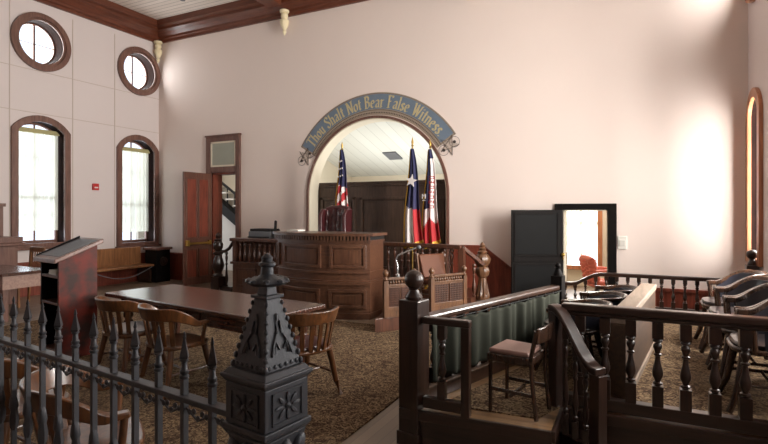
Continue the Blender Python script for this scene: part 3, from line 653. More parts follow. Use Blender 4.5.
bt = thing('judge_bench', 'bow fronted walnut judge bench with raised panels and dentil cornice', 'judge bench', (-4.72, 8.6, 0))
def arc_solid(g, Rr, hw, z0, z1, yb=-.95):
    a0 = math.asin(hw/Rr); n = 28
    pts = [(Rr*sin(-a0+2*a0*i/n), -Rr*cos(-a0+2*a0*i/n)) for i in range(n+1)]+[(hw, yb), (-hw, yb)]
    g.prism(pts, z0, z1)
def arc_strip(g, R0, R1, a0, a1, z0, z1, n=8):
    g.sweep([[(R0*sin(a), -R0*cos(a), z0), (R1*sin(a), -R1*cos(a), z0), (R1*sin(a), -R1*cos(a), z1), (R0*sin(a), -R0*cos(a), z1)] for a in [a0+(a1-a0)*i/n for i in range(n+1)]])
BR = 1.7
g = G(); arc_solid(g, BR+.04, .935, 0, .56); g.build('lower_body', 'bench_x', bt, smooth=True)
g = G(); arc_solid(g, BR, .91, .56, 1.24); g.build('upper_body', 'bench_x', bt, smooth=True)
g = G(); arc_solid(g, BR+.07, .955, .54, .585); arc_solid(g, BR+.04, .94, .585, .61); arc_solid(g, BR+.035, .93, .72, .75); arc_solid(g, BR+.065, .95, 0, .1); g.build('ledge_moulding', 'bench_x', bt, smooth=True)
g = G(); arc_solid(g, BR+.03, .935, 1.215, 1.25); arc_solid(g, BR+.075, .985, 1.315, 1.36); g.build('cornice', 'bench_x', bt, smooth=True)
g = G(); a0 = math.asin(.955/(BR+.06))
arc_solid(g, BR+.025, .93, 1.24, 1.32); g.build('frieze_shade', 'void', bt); g = G()  # strip blackened for the shade between the dentils
for i in range(36):
    a = -a0+2*a0*(i+.5)/36; arc_strip(g, BR+.01, BR+.06, a-.0085, a+.0085, 1.245, 1.318, 1)
g.build('dentil_course', 'bench_x', bt)
def bench_panel(a0, a1, z0, z1, Rr):
    w = .05/Rr
    g = G()
    for q in ((a0, a0+w, z0, z1, 1), (a1-w, a1, z0, z1, 1), (a0+w, a1-w, z0, z0+.05, 8), (a0+w, a1-w, z1-.05, z1, 8)): arc_strip(g, Rr-.01, Rr+.028, *q)
    p = g.build('panel_frame', 'bench_x', bt, bev=.006)
    g = G(); arc_strip(g, Rr-.01, Rr+.012, a0+w*1.6, a1-w*1.6, z0+.08, z1-.08); g.build('raised_panel', 'bench', p, smooth=True)
for z0, z1, Rr in ((.8, 1.17, BR), (.17, .47, BR+.04)):
    for a, b_ in ((-32, -28), (-23, 5.5), (10.5, 30.5)): bench_panel(R(a), R(b_), z0, z1, Rr)

def tufted_chair(name, label, loc, rz, mat, W, zs, ht, wings=True):
    t = thing(name, label, 'chair', loc, rz)
    def bk(u, v):
        x = -W/2+W*u; z = zs+(ht-zs)*v
        y = -.26-.1*v+.05*(abs(2*u-1)**4)
        dx, dz = (u*5) % 1-.5, (v*6+(.5 if int(u*5) % 2 else 0)) % 1-.5
        y -= .025*(math.exp(-(dx*dx+dz*dz)*22)) if False else 0
        return (x, y-.045+.05*min(1, 2.2*math.hypot(dx, dz))**.7, z)
    g = G(); g.grid(40, 40, bk); g.build('backrest', mat, t, smooth=True, solid=.12)
    g = G(); g.tube([(-W/2, -.35, ht-.01), (-W/4, -.37, ht+.02), (0, -.37, ht+.025), (W/4, -.37, ht+.02), (W/2, -.35, ht-.01)], .055, 12); g.build('top_roll', mat, t, smooth=True)
    g = G(); g.prism([(-W/2, -.28), (W/2, -.28), (W/2, .26), (-W/2, .26)], zs-.1, zs+.04); g.build('seat', mat, t, smooth=True, bev=.04)
    for s in (-1, 1):
        if wings:
            g = G(); g.sweep([[(s*(W/2-.03), y0, z), (s*(W/2+.05), y0, z), (s*(W/2+.05), y1, z), (s*(W/2-.03), y1, z)] for y0, y1, z in ((-.3, .2, zs), (-.32, .15, zs+.22), (-.34, -.12, zs+.3), (-.36, -.1, ht-.12), (-.38, -.2, ht+.01))]); g.build('wing', mat, t, smooth=True, bev=.02)
        else:
            g = G(); g.tube([(s*W/2, -.28, zs+.2), (s*(W/2+.03), 0, zs+.22), (s*(W/2+.03), .2, zs+.2)], .045, 10); g.tube([(s*W/2, .16, zs), (s*(W/2+.02), .18, zs+.2)], .03, 10); g.build('armrest', mat, t, smooth=True)
    g = G(); g.lathe([(.035, .06), (.035, zs-.1)], seg=12)
    for k in range(5): a = 2*pi*k/5; g.bar((0, 0, .08), (.28*cos(a), .28*sin(a), .04), .05, .04)
    g.build('base', 'dark', t)
    return t
tufted_chair('judge_chair', 'high backed oxblood leather judge chair behind the bench', (-5.17, 8.06, .3), R(178), 'leather', .52, .5, 1.45)

# left balustrade with panel and stair newel
t = thing('clerk_balustrade', 'dark walnut balustrade over a panelled base left of the judge bench', 'balustrade', (-7.7, 8.3, 0))
g = G(); g.box(0, 1.42, -.02, .1, 0, .62); g.box(0, 1.42, .1, .125, .62, 1.08); g.build('panel_base', 'bench', t)
for a in (.1, .78):
    g = G()
    for q in ((a, a+.05, .12, .52), (a+.5, a+.55, .12, .52), (a, a+.55, .12, .17), (a, a+.55, .47, .52)): g.box(q[0], q[1], -.035, -.02, q[2], q[3])
    g.build('panel_frame', 'bench_dk', t, bev=.005)
g = G(); g.box(-.04, 1.46, -.06, .14, .6, .65); g.build('bottom_rail', 'bench_dk', t, bev=.006)
g = G(); g.box(-.05, 1.48, -.07, .16, 1.08, 1.15); g.build('top_rail', 'bench_dk', t, bev=.01)
for x in (.03,): g = G(); g.box(x-.05, x+.05, -.01, .09, .62, 1.08); g.build('corner_post', 'bench_dk', t, bev=.005)
for i in range(10): g = G(); g.lathe(baluster_prof(.44, .036), .15+.13*i, .04, .645, 12); g.build('baluster', 'bench_dk', t, smooth=True)
t2 = thing('stair_newel', 'ornate turned newel with short handrail by the open brown door', 'newel post', (-8.17, 8.34, 0))
g = G(); g.box(-.11, .11, -.11, .11, 0, .3); g.lathe([(.09, .3), (.11, .33), (.07, .37), (.1, .44), (.125, .54), (.1, .66), (.06, .76), (.1, .79), (.1, .82), (.06, .85), (.1, .92), (.11, 1.0), (.07, 1.07), (.09, 1.1), (.05, 1.13), (.06, 1.19), (.02, 1.25), (.004, 1.26)], seg=20, flute=(8, .06, .4, 1.05, .3)); g.build('newel_post', 'dark', t2, smooth=True)
g = G(); g.tube([(.06, 0, .84), (.2, 0, .85), (.32, 0, .92), (.43, 0, 1.06)], .035, 10); g.build('handrail', 'dark', t2, smooth=True)
g = G(); g.lathe(baluster_prof(.78, .035), .24, 0, .07, 12); g.box(.04, .42, -.06, .06, 0, .1); g.build('baluster', 'dark', t2, smooth=True)
# things on the clerk counter
g = G(); g.box(-7.54, -5.95, 8.5, 8.98, 1.02, 1.07); g.box(-7.54, -7.48, 8.5, 8.98, .3, 1.02); g.box(-6.02, -5.95, 8.5, 8.98, .3, 1.02)
tag(g.build('clerk_counter', 'bench_x', bev=.006), 'plain wooden counter carrying the printer behind the left balustrade', 'counter')
t = thing('printer', 'grey desktop printer on the counter left of the judge bench', 'printer', (-7.22, 8.74, 1.07)); t.scale = (1.3, 1, 1.35)
g = G(); g.box(-.24, .24, -.17, .17, 0, .16); g.build('body', 'grey', t, bev=.02); g = G(); g.box(-.2, .2, -.25, -.17, .06, .08); g.build('paper_tray', 'void', t); g = G(); g.box(-.22, .22, -.15, .15, .16, .2); g.build('lid', 'void', t, bev=.01)
t = thing('desk_phone', 'black desk phone standing upright beside the printer', 'telephone', (-6.8, 8.64, 1.07), R(10)); t.scale = (1, 1, 1.25)
g = G(); g.prism([(-.1, 0), (.1, 0), (.06, .1), (-.04, .2)], -.09, .09, lambda x, y, z: (z, x, y)); g.build('body', 'void', t, bev=.008); g = G(); g.bar((-.06, -.0, .12), (-.06, .04, .36), .05, .05); g.build('handset', 'void', t, bev=.015)
g = G(); g.lathe([(.04, 0), (.045, .1)], -6.62, 8.66, 1.07, 14); tag(g.build('paper_cup', 'white', smooth=True), 'small white cup beside the black phone', 'cup')
g = G(); g.box(-5.60, -5.36, 7.38, 7.6, 1.36, 1.385); tag(g.build('paper_stack', 'white'), 'white papers on the left end of the judge bench', 'papers')

# back balustrade to the right of the bench and carved newel
t = thing('witness_balustrade', 'dark turned balustrade behind the witness stand', 'balustrade', (-4.05, 8.22, .3))
dx, dy = 1.5, -.24; L_ = math.hypot(dx, dy); du, dv = dx/L_, dy/L_
g = G(); g.bar((-.1, 0, .83), (dx, dy, .83), .12, .07); g.build('top_rail', 'bench_dk', t, bev=.012)
g = G(); g.bar((-.1, 0, .05), (dx, dy, .05), .09, .06); g.build('bottom_rail', 'bench_dk', t, bev=.006)
for i in range(11): g = G(); u = .06+i/10*(L_-.1); g.lathe(baluster_prof(.72, .04), du*u, dv*u, .075, 12); g.build('baluster', 'bench_dk', t, smooth=True)
g = G(); g.box(dx-.05, dx+.05, dy-.05, dy+.05, 0, .82); g.build('end_post', 'bench_dk', t, bev=.005)
g = G(); g.bar((dx, dy, .83), (1.76, .12, .52), .07, .06); g.build('sloping_handrail', 'bench_dk', t, bev=.01)
g = G(); g.lathe(baluster_prof(.55, .035), 1.64, -.03, .0, 12); g.build('baluster', 'bench_dk', t, smooth=True)
t = thing('carved_newel', 'carved oak newel with bulbous turnings and pointed finial at the end of the witness balustrade', 'newel post', (-2.33, 8.42, 0))
g = G(); g.box(-.1, .1, -.1, .1, 0, .22); g.lathe([(.1, .22), (.115, .25), (.115, .3), (.105, .33), (.1, .36), (.07, .52), (.065, .6), (.085, .62)], seg=24, flute=(12, .08, .3, .56, 0)); g.build('base', 'witness', t, smooth=True)
g = G(); g.lathe([(.085, .62), (.1, .65), (.115, .7), (.1, .76), (.08, .78), (.09, .8), (.12, .86), (.125, .92), (.1, .98), (.07, 1.0)], seg=24, flute=(8, .1, .64, .97, .6)); g.build('carved_bulbs', 'witness', t, smooth=True)
g = G(); g.lathe([(.07, 1.0), (.085, 1.03), (.05, 1.06), (.06, 1.09), (.035, 1.11), (.045, 1.14), (.025, 1.18), (.004, 1.2)], seg=18); g.build('finial', 'witness', t, smooth=True)

# witness stand ----------------------------------------------------------------
g = G(); g.prism([(-3.3, 6.36), (-2.26, 7.72), (-2.44, 8.04), (-3.1, 8.0), (-3.55, 7.35)], 0, .2)
tag(g.build('witness_platform', 'bench_dk', bev=.01), 'low wooden platform of the witness stand', 'platform', kind='structure')
def screen(name, label, a, b):
    a = Vector((a[0], a[1], 0)); b = Vector((b[0], b[1], 0)); L_ = (b-a).length; an = math.atan2(b.y-a.y, b.x-a.x)
    t = thing(name, label, 'carved screen', (a.x, a.y, .2), an, 'carved oak screens of the witness stand')
    for x in (0, L_):
        g = G(); g.box(x-.035, x+.035, -.035, .035, 0, .52); g.lathe([(.03, .52), (.042, .54), (.03, .56), (.02, .58), (.042, .61), (.045, .635), (.03, .66), (.004, .685)], x, 0, 0, 14); g.build('finial_post', 'witness', t, smooth=True, bev=.004)
    for z, h in ((.55, .035), (.455, .03), (.12, .06)): g = G(); g.box(.03, L_-.03, -.025, .025, z-h/2, z+h/2); g.build('rail', 'witness', t, bev=.005)
    n = int(L_/.05)
    for i in range(n): x = .05+(L_-.1)*(i+.5)/n; g = G(); g.lathe([(.008, 0), (.018, .015), (.02, .03), (.01, .05), (.016, .065)], x, 0, .468, 8); g.build('spindle', 'witness', t, smooth=True)
    g = G(); g.box(.03, L_-.03, -.012, .012, .0, .44); g.build('lower_panel', 'witness', t)
    for x0 in (.05, L_/2+.015):
        x1 = x0+L_/2-.065
        g = G(); g.box(x0, x1, -.02, -.012, .16, .42); p = g.build('grille', 'ink', t)
        g = G()
        for k in range(9):
            x = x0+(x1-x0)*k/8; g.box(x-.004, x+.004, -.028, -.02, .16, .42)
        for k in range(9):
            z = .16+.26*k/8; g.box(x0, x1, -.028, -.02, z-.004, z+.004)
        for k in range(0): pass
        g.build('lattice', 'bench_dk', p)
    return t
screen('witness_screen', 'carved oak screen with grille and ball finials, next to the judge bench', (-3.2, 6.5), (-2.9, 6.83))
screen('witness_screen', 'carved oak screen with grille and ball finials, in front of the leather witness chair', (-2.72, 7.06), (-2.4, 7.62))
t = thing('witness_chair', 'brown leather witness chair with square back inside the witness stand', 'chair', (-2.76, 7.62, .2), R(240))
g = G(); g.box(-.24, .24, -.22, .24, .36, .44); g.build('seat', 'leather_brown', t, bev=.02)
g = G(); g.hexa([(-.23, -.22, .46), (.23, -.22, .46), (.23, -.16, .46), (-.23, -.16, .46), (-.25, -.32, .82), (.25, -.32, .82), (.25, -.26, .82), (-.25, -.26, .82)]); g.build('backrest', 'leather_brown', t, bev=.015)
for sx in (-1, 1):
    g = G(); g.bar((sx*.25, -.2, 0), (sx*.26, -.31, .84), .04, .04); g.build('back_post', 'witness', t, bev=.005)
    g = G(); g.bar((sx*.22, .2, 0), (sx*.22, .2, .36), .04, .04); g.build('leg', 'witness', t, bev=.005)
t = thing('microphone', 'gooseneck microphone on the witness stand screen', 'microphone', (-3.08, 6.64, .775))
g = G(); g.lathe([(.035, 0), (.035, .03), (.012, .05)], seg=14); g.build('base', 'chrome', t, smooth=True)
g = G(); g.tube([(0, 0, .04), (.0, 0, .16), (-.03, .01, .24), (.0, .02, .3), (.1, .06, .35), (.24, .13, .41)], .012, 8); g.build('gooseneck', 'chrome', t, smooth=True)
g = G(); g.ball((.27, .145, .42), .028, (1.3, 1, 1)); g.build('head', 'grey', t, smooth=True)

# ---------------------------------------------------------------- flags
def flag(name, label, loc, ztop, clo, W0, Hc, yaw, colour, flen=None, extra=None):
    t = thing(name, label, 'flag', loc, yaw)
    g = G(); g.lathe([(.13, 0), (.13, .03), (.05, .07), (.02, .1)], seg=20); g.build('stand', 'brass', t, smooth=True)
    g = G(); g.lathe([(.014, .06), (.014, ztop-.16)], seg=10); g.build('pole', 'brass' if colour != 'us' else 'bench', t, smooth=True)
    g = G(); g.lathe([(.012, 0), (.03, .02), (.012, .04), (.022, .07), (.02, .1), (.004, .17)], z=ztop-.17, seg=12); g.build('finial', 'brass', t, smooth=True)
    nu, nv = 26, 60
    def P(u, v):                                 # v 0 top .. 1 bottom, u 0 hoist .. 1 free edge, gathered into folds
        wd = .05+W0*(v**.75)
        x = -wd*.45+wd*u; x += .015*sin(v*7)
        y = .055*sin(u*pi*5.0+.6*v)*(.35+.65*v)+.02*sin(u*9)
        z = clo-Hc*v*(1-.10*abs(u-.15))+ .0
        return (x, -.04+y, z)
    names = ['navy', 'flagwhite', 'flagred', 'gold']
    g = G(); vs = [[g.bm.verts.new(P(i/nu, j/nv)) for i in range(nu+1)] for j in range(nv+1)]
    for j in range(nv):
        for i in range(nu):
            f = g.bm.faces.new([vs[j][i], vs[j+1][i], vs[j+1][i+1], vs[j][i+1]])
            u, v = (i+.5)/nu, (j+.5)/nv
            f.material_index = names.index(colour_of(colour, u, v))
    c = g.build('cloth', names, t, smooth=True, solid=.006, keep=True)
    return t, c, P
def colour_of(kind, u, v):
    if v > .965 or u < .03: return 'gold'
    if kind == 'us':
        if v < .43 + .12*u: return 'navy'
        return 'flagred' if int((v*9+u*2.2)) % 2 else 'flagwhite'
    if kind == 'tx':
        if v < .56+.1*u: return 'navy'
        return 'flagwhite' if u < .62 else 'flagred'
    if (u < .45 and v < .6) or v < .1: return 'navy'
    if v > .74+.05*sin(u*9): return 'flagred' if u > .0 else 'flagwhite'
    return 'flagwhite'
def star(parent, P, u, v, r, mat, n=5, rot=0):
    c = Vector(P(u, v)); g = G()
    pts = [((r if k % 2 == 0 else r*.4)*sin(rot+pi*k/n), (r if k % 2 == 0 else r*.4)*cos(rot+pi*k/n)) for k in range(2*n)]
    g.prism(pts[::-1], -.09, -.075, lambda x, y, z: (c.x+x, c.y*0+z-.02, c.z+y)); g.build('star', mat, parent)
t, c, P = flag('us_flag'[3:] and 'national_flag', 'red white and blue striped flag hanging on a pole behind the judge chair', (-5.2, 8.62, .3), 2.78, 2.62, .3, 1.5, 0, 'us')
for k in range(9): star(c, P, .25+.25*(k % 3), .16+.1*(k//3), .018, 'flagwhite')
t, c, P = flag('state_flag', 'navy flag with one large white star hanging right of the bench', (-3.67, 8.56, .3), 2.76, 2.55, .36, 1.85, 0, 'tx')
star(c, P, .5, .33, .12, 'flagwhite', rot=.2)
t, c, P = flag('white_red_flag', 'white and red flag with blue hoist and red writing, rightmost of the flags', (-3.41, 8.78, .3), 2.74, 2.55, .36, 1.85, R(-5), 'third')
g = G()
for k in range(7):
    q = Vector(P(.62, .3+.05*k)); s = .045
    pts = [[(-s, 0), (s, 0)], [(-s, -.025), (-s, .025)], [(s, -.025), (s, .025)], [(0, 0), (0, .03)]] if k % 2 else [[(-s, .02), (s, .02)], [(s, .02), (s, -.02)], [(-s, -.02), (s, -.02)]]
    for a_, b_ in pts: g.bar((q.x+.05+a_[0], -.135, q.z+a_[1]), (q.x+.05+b_[0], -.135, q.z+b_[1]), .012, .012)
g.build('lettering', 'flagred', c)
q = Vector(P(.2, .47)); g = G()
for a_, b_ in (((-.03, -.04), (-.03, .04)), ((-.03, .04), (.0, .0)), ((0, 0), (.03, .04)), ((.03, .04), (.03, -.04)), ((-.03, -.07), (.03, -.07))): g.bar((q.x+a_[0], -.13, q.z+a_[1]), (q.x+b_[0], -.13, q.z+b_[1]), .012, .012)
g.build('emblem', 'flagwhite', c)

# ---------------------------------------------------------------- lettered banner over the arch
bn = thing('painted_banner', 'curved blue banner with gold lettering painted over the arch', 'wall lettering', (ACX, YB, ACZ))
def ring_arc(g, r0, r1, a0, a1, y0, y1, n=48):
    g.sweep([[(r0*cos(a), y0, r0*sin(a)), (r1*cos(a), y0, r1*sin(a)), (r1*cos(a), y1, r1*sin(a)), (r0*cos(a), y1, r0*sin(a))] for a in [a0+(a1-a0)*i/n for i in range(n+1)]])
A0, A1 = R(148.5), R(33)
g = G(); ring_arc(g, 1.64, 2.095, A0, A1, -.006, 0); g.build('border', 'banner_edge', bn)
g = G(); ring_arc(g, 1.76, 2.06, A0-.02, A1+.02, -.009, -.006); g.build('field', 'banner', bn)
g = G(); ring_arc(g, 1.735, 1.745, A0, A1, -.009, -.006); ring_arc(g, 2.068, 2.074, A0, A1, -.009, -.006)
for i in range(90):
    a = A0+(A1-A0)*(i+.5)/90; ring_arc(g, 1.675, 1.7, a-.006, a+.006, -.008, -.006, 1)
g.build('ornament_lines', 'ink', bn)
# broad-nib letters, unit cap height
def cv(cx, cy, rx, ry, a0, a1, n=9): return [(cx+rx*cos(R(a0+(a1-a0)*i/n)), cy+ry*sin(R(a0+(a1-a0)*i/n))) for i in range(n+1)]
LET = {
 'T': (.62, [[(.0, .88), (.05, .97), (.57, .97), (.62, .88)], [(.31, .97), (.31, .0)], [(.2, .02), (.42, .02)]]),
 'h': (.5, [[(.08, 1.0), (.08, .0)], [(.08, .45), (.2, .6), (.33, .6), (.4, .48), (.4, .0)], [(.0, .02), (.17, .02)], [(.32, .02), (.5, .02)]]),
 'o': (.46, [cv(.23, .3, .19, .3, 0, 360, 16)]),
 'u': (.5, [[(.02, .6), (.08, .6), (.08, .14), (.16, .02), (.28, .04), (.38, .18)], [(.38, .6), (.38, .0), (.48, .02)]]),
 'S': (.5, [[(.43, .8), (.36, .95), (.22, 1), (.09, .92), (.06, .76), (.14, .62), (.32, .46), (.43, .32), (.43, .15), (.34, .03), (.2, 0), (.09, .05), (.03, .22)]]),
 'a': (.46, [[(.06, .5), (.14, .6), (.28, .6), (.36, .5), (.36, .04), (.44, .02)], [(.36, .36), (.14, .3), (.06, .16), (.12, .02), (.24, .02), (.36, .14)]]),
 'l': (.22, [[(.02, 1), (.1, 1), (.1, 0)], [(.0, .02), (.2, .02)]]),
 't': (.3, [[(.13, .85), (.13, .12), (.2, .01), (.3, .06)], [(.0, .6), (.28, .6)]]),
 'N': (.7, [[(.0, .98), (.14, .98), (.6, .02)], [(.12, .95), (.12, .0)], [(.6, 1), (.6, .02)], [(.02, .02), (.22, .02)], [(.5, .98), (.7, .98)]]),
 'B': (.56, [[(.1, 1), (.1, 0)], [(.0, .98), (.3, .98), (.42, .88), (.42, .66), (.3, .54), (.1, .54)], [(.3, .54), (.48, .42), (.48, .14), (.34, .02), (.0, .02)]]),
 'e': (.44, [[(.06, .32), (.36, .36), (.36, .48), (.28, .59), (.16, .59), (.06, .46), (.05, .2), (.12, .05), (.24, .0), (.38, .1)]]),
 'r': (.38, [[(.02, .6), (.1, .6), (.1, .0)], [(.1, .42), (.2, .58), (.34, .58)], [(.0, .02), (.2, .02)]]),
 'F': (.52, [[(.1, 1), (.1, 0)], [(.0, .98), (.46, .98), (.48, .84)], [(.1, .54), (.34, .54)], [(.0, .02), (.22, .02)]]),
 's': (.36, [[(.31, .48), (.25, .58), (.14, .6), (.06, .52), (.08, .4), (.26, .26), (.31, .14), (.25, .02), (.12, .0), (.03, .12)]]),
 'W': (.86, [[(.0, .98), (.1, .98), (.26, .02), (.44, .9)], [(.4, .98), (.6, .02), (.8, .98), (.86, .98)]]),
 'i': (.22, [[(.02, .6), (.1, .6), (.1, 0)], [(.0, .02), (.2, .02)], [(.07, .84), (.13, .8)]]),
 'n': (.5, [[(.0, .6), (.08, .6), (.08, .0)], [(.08, .45), (.2, .6), (.33, .6), (.4, .48), (.4, .0)], [(.0, .02), (.17, .02)], [(.32, .02), (.5, .02)]]),
 ' ': (.26, []), '.': (.16, [[(.04, .06), (.1, .02)]]),
}
txt = 'Thou Shalt Not Bear False Witness.'
Hl, rb_ = .245, 1.79
tot = sum(LET[c_][0]+.09 for c_ in txt); span = (A0-A1)-.16; k_ = span*1.88/(tot)          # metres per unit width
ang_ = A0-.08
g = G(); nib = (.075, .045); yk = 0
for c_ in txt:
    w_, st_ = LET[c_]
    def mp(x, y, yy): 
        a = ang_-(x*k_)/1.88; r = rb_+y*Hl
        return (r*cos(a), yy, r*sin(a))
    for s_k in st_:
        for (a_, b_) in zip(s_k, s_k[1:]):
            if abs((b_[0]-a_[0])*nib[1]-(b_[1]-a_[1])*nib[0]) < 1e-6: continue
            yk += 1; y0 = -.0125-.00002*(yk % 40)
            q = [(a_[0]-nib[0], a_[1]-nib[1]), (a_[0]+nib[0], a_[1]+nib[1]), (b_[0]+nib[0], b_[1]+nib[1]), (b_[0]-nib[0], b_[1]-nib[1])]
            g.hexa([mp(x, y, y0) for x, y in q]+[mp(x, y, -.0085) for x, y in q])
    ang_ -= (w_+.09)*k_/1.88
g.build('lettering', 'letter', bn)
for sgn_, a_ in ((-1, R(150.5)), (1, R(31.5))):
    g = G(); cx_, cz_ = 1.9*cos(a_), 1.9*sin(a_)-.06
    r_ = .2
    for k in range(5):
        p0 = (cx_+r_*sin(2*pi*k/5+.3), -.008, cz_+r_*cos(2*pi*k/5+.3)); p1 = (cx_+r_*sin(2*pi*(k+2)/5+.3), -.008, cz_+r_*cos(2*pi*(k+2)/5+.3)); g.bar(p0, p1, .012, .004)
    for k in range(2):
        ex, ez = cx_+.15*(1 if k else -1)*.7, cz_+(.06 if k else -.09)
        for rr in (.1,): g.sweep([[((rr-.002)*cos(a)+ex, -.008, (rr-.004)*sin(a)+ez), ((rr+.002)*cos(a)+ex, -.008, (rr+.004)*sin(a)+ez), ((rr+.002)*cos(a)+ex, -.003, (rr+.004)*sin(a)+ez), ((rr-.002)*cos(a)+ex, -.003, (rr-.004)*sin(a)+ez)] for a in [2*pi*i/20 for i in range(21)]])
        g.lathe([(.03, 0), (.03, .006)], mat=Matrix.Translation((ex, -.004, ez)) @ Matrix.Rotation(R(90), 4, 'X'), seg=12)
    g.build('star_ornament', 'ink', bn)
    g = G(); pts = []
    for k in range(10): rr = r_*.8 if k % 2 == 0 else r_*.36; pts.append((cx_+rr*sin(pi*k/5+.3), cz_+rr*cos(pi*k/5+.3)))
    g.prism(pts[::-1], -.005, -.001, lambda x, y, z: (x, z, y)); g.build('star_field', 'star_tan', bn)

# ---------------------------------------------------------------- jury box
PZ = .27
plat = [(-1.56, 3.405), (-.5, 3.47), (-.5, 3.935), (XR, 3.935), (XR, 8.55), (-1.2, 8.55), (-.85, 5.8)]
g = G(); g.prism(plat, 0, PZ-.03); tag(g.build('jury_platform', 'dark_x'), 'raised platform of the jury box with dark riser', 'platform', kind='structure')
g = G(); g.prism(plat, PZ-.03, PZ); fl_ = tag(g.build('jury_floor', 'tread'), 'wooden boards and step nosing of the jury box', 'floor', kind='structure')
g = G(); g.bar((-1.56, 3.395, PZ-.035), (-.5, 3.46, PZ-.035), .03, .075); g.bar((-.49, 3.45, PZ-.035), (-.49, 3.93, PZ-.035), .03, .075); g.bar((-.5, 3.925, PZ-.035), (XR, 3.925, PZ-.035), .03, .075); g.build('nosing', 'dark_x', fl_, bev=.006)
g = G(); g.prism([(-1.3, 3.58), (-.62, 3.62), (-.45, 4.05), (XR-.02, 4.05), (XR-.02, 8.25), (-.95, 8.25), (-.66, 5.75)], PZ, PZ+.01); o = tag(g.build('jury_carpet', 'carpet'), 'brown patterned carpet inside the jury box', 'carpet')

# near-left newel, gate section
NX, NY = -1.475, 3.47
t = thing('curtain_rail', 'long low jury rail hung with a dark green curtain, ball newel at its near end', 'jury rail', (0, 0, 0))
ball_newel(t, NX, NY, 0.0, 1.055, .082, .072, rot=R(-10))
EX, EY = -.76, 5.72
dr = Vector((EX-NX, EY-NY, 0)); Ld = dr.length; dr.normalize(); nr = Vector((dr.y, -dr.x, 0))      # nr points into the jury box
p0 = Vector((NX, NY, 0))+dr*.08; p1 = Vector((EX, EY, 0))-dr*.05
g = G(); g.bar(p0+Vector((0, 0, .9)), p1+Vector((0, 0, .9)), .1, .05); g.build('top_rail', 'dark_y', t, bev=.015)
g = G(); g.bar(p0+Vector((0, 0, .33)), p1+Vector((0, 0, .33)), .07, .12); g.build('base_rail', 'dark_y', t, bev=.008)
g = G(); g.bar(p0+nr*.05+Vector((0, 0, .395)), p1+nr*.05+Vector((0, 0, .395)), .05, .015); g.build('base_cap', 'lightwood', t, bev=.003)
for i in range(12):
    q = p0+dr*(.15+(Ld-.4)*i/11)
    g = G(); add_baluster(g, q.x, q.y, .39, .875, .028, .028); g.build('baluster', 'dark', t, smooth=True)
cl = Ld-.22
def curt(u, v):
    s = .03+cl*u; b_ = p0+dr*s+nr*(.062+.022*sin(u*92+2*sin(u*9))*(.45+.55*(1-v))+.02*sin(u*37+1.5))
    return (b_.x, b_.y, .43+.03*sin(u*23)*(1-v)*.5+(.868-.43)*v-.018*abs(sin(u*pi*16))*v)
g = G(); g.grid(220, 14, curt); g.build('curtain', 'green', t, smooth=True, solid=.005)
g = G(); q0, q1 = p0+nr*.06, p1+nr*.06; g.tube([(q0.x, q0.y, .868), (q1.x, q1.y, .868)], .006, 8); g.build('curtain_wire', 'black', t, smooth=True)
pe = ball_newel(t, EX, EY, 0.0, 1.02, .06, .03, 'black_wood', rot=R(-10), finial=True)

t = thing('jury_gate', 'short dark balustrade section attached beside the ball newel', 'jury rail', (0, 0, 0))
gx0, gx1, gy = NX+.09, -1.065, 3.44
g = G(); g.box(gx0, gx1+.03, gy-.035, gy+.035, .895, .945); g.build('top_rail', 'dark_x', t, bev=.01)
g = G(); g.box(gx1-.035, gx1+.025, gy-.03, gy+.03, PZ, .895); g.build('end_post', 'dark', t, bev=.005)
g = G(); g.box(gx0, gx1-.035, gy-.025, gy+.025, PZ+.02, PZ+.1); g.build('bottom_rail', 'dark_x', t, bev=.005)
g = G(); add_baluster(g, (gx0+gx1)/2-.02, gy, PZ+.1, .895, .028, .03); g.build('baluster', 'dark', t, smooth=True)

# front rail of the jury box, right of the opening
t = thing('front_jury_rail', 'dark turned baluster rail across the front of the jury box', 'jury rail', (0, 0, 0))
fyR = 3.975
g = G(); g.box(-.5, XR-.02, fyR-.05, fyR+.05, .975, 1.03); g.box(-.48, XR-.02, fyR-.035, fyR+.035, .945, .975); g.build('top_rail', 'dark_x', t, bev=.014)
g = G(); g.box(-.5, XR-.02, fyR-.04, fyR+.04, PZ+.015, PZ+.1); g.build('bottom_rail', 'dark_x', t, bev=.006)
BZ0 = PZ+.1
xs = [-.372+.166*i for i in range(11)]
for x in xs:
    g = G(); add_baluster(g, x, fyR, BZ0, .945, .034, .034); g.build('baluster', 'dark', t, smooth=True)
g = G(); g.box(-.56, -.47, fyR-.045, fyR+.045, PZ, .97); g.build('end_post', 'dark', t, bev=.005)

# swan-neck stair rail
t = thing('swan_neck_rail', 'short curving swan-neck handrail on balusters at the jury box steps', 'stair rail', (0, 0, 0))
a3 = Vector((-.545, 3.93, 0)); b3 = Vector((-.235, 3.70, 0)); dd = b3-a3; nn = Vector((-dd.y, dd.x, 0)).normalized()
def swz(u): 
    s_ = u*u*(3-2*u); return 1.02-.36*s_
rings = []
for i in range(21):
    u = -.06+1.12*i/20; p = a3+dd*u; z = swz(max(0, min(1, u))); w = .052
    rings.append([p-nn*w+Vector((0, 0, z-.05)), p+nn*w+Vector((0, 0, z-.05)), p+nn*w+Vector((0, 0, z)), p-nn*w+Vector((0, 0, z))])
g = G(); g.sweep(rings); g.build('handrail', 'dark_x', t, smooth=True, bev=.01)
def tpost(u, z0, z1, s):
    p = a3+dd*u; an_ = math.atan2(dd.y, dd.x); m_ = Matrix.Translation(p) @ Matrix.Rotation(an_, 4, 'Z')
    g = G(); g.hexa([m_ @ Vector(q) for q in ((-s, -s, z0), (s, -s, z0), (s, s, z0), (-s, s, z0), (-s, -s, z1), (s, -s, z1), (s, s, z1), (-s, s, z1))]); return g
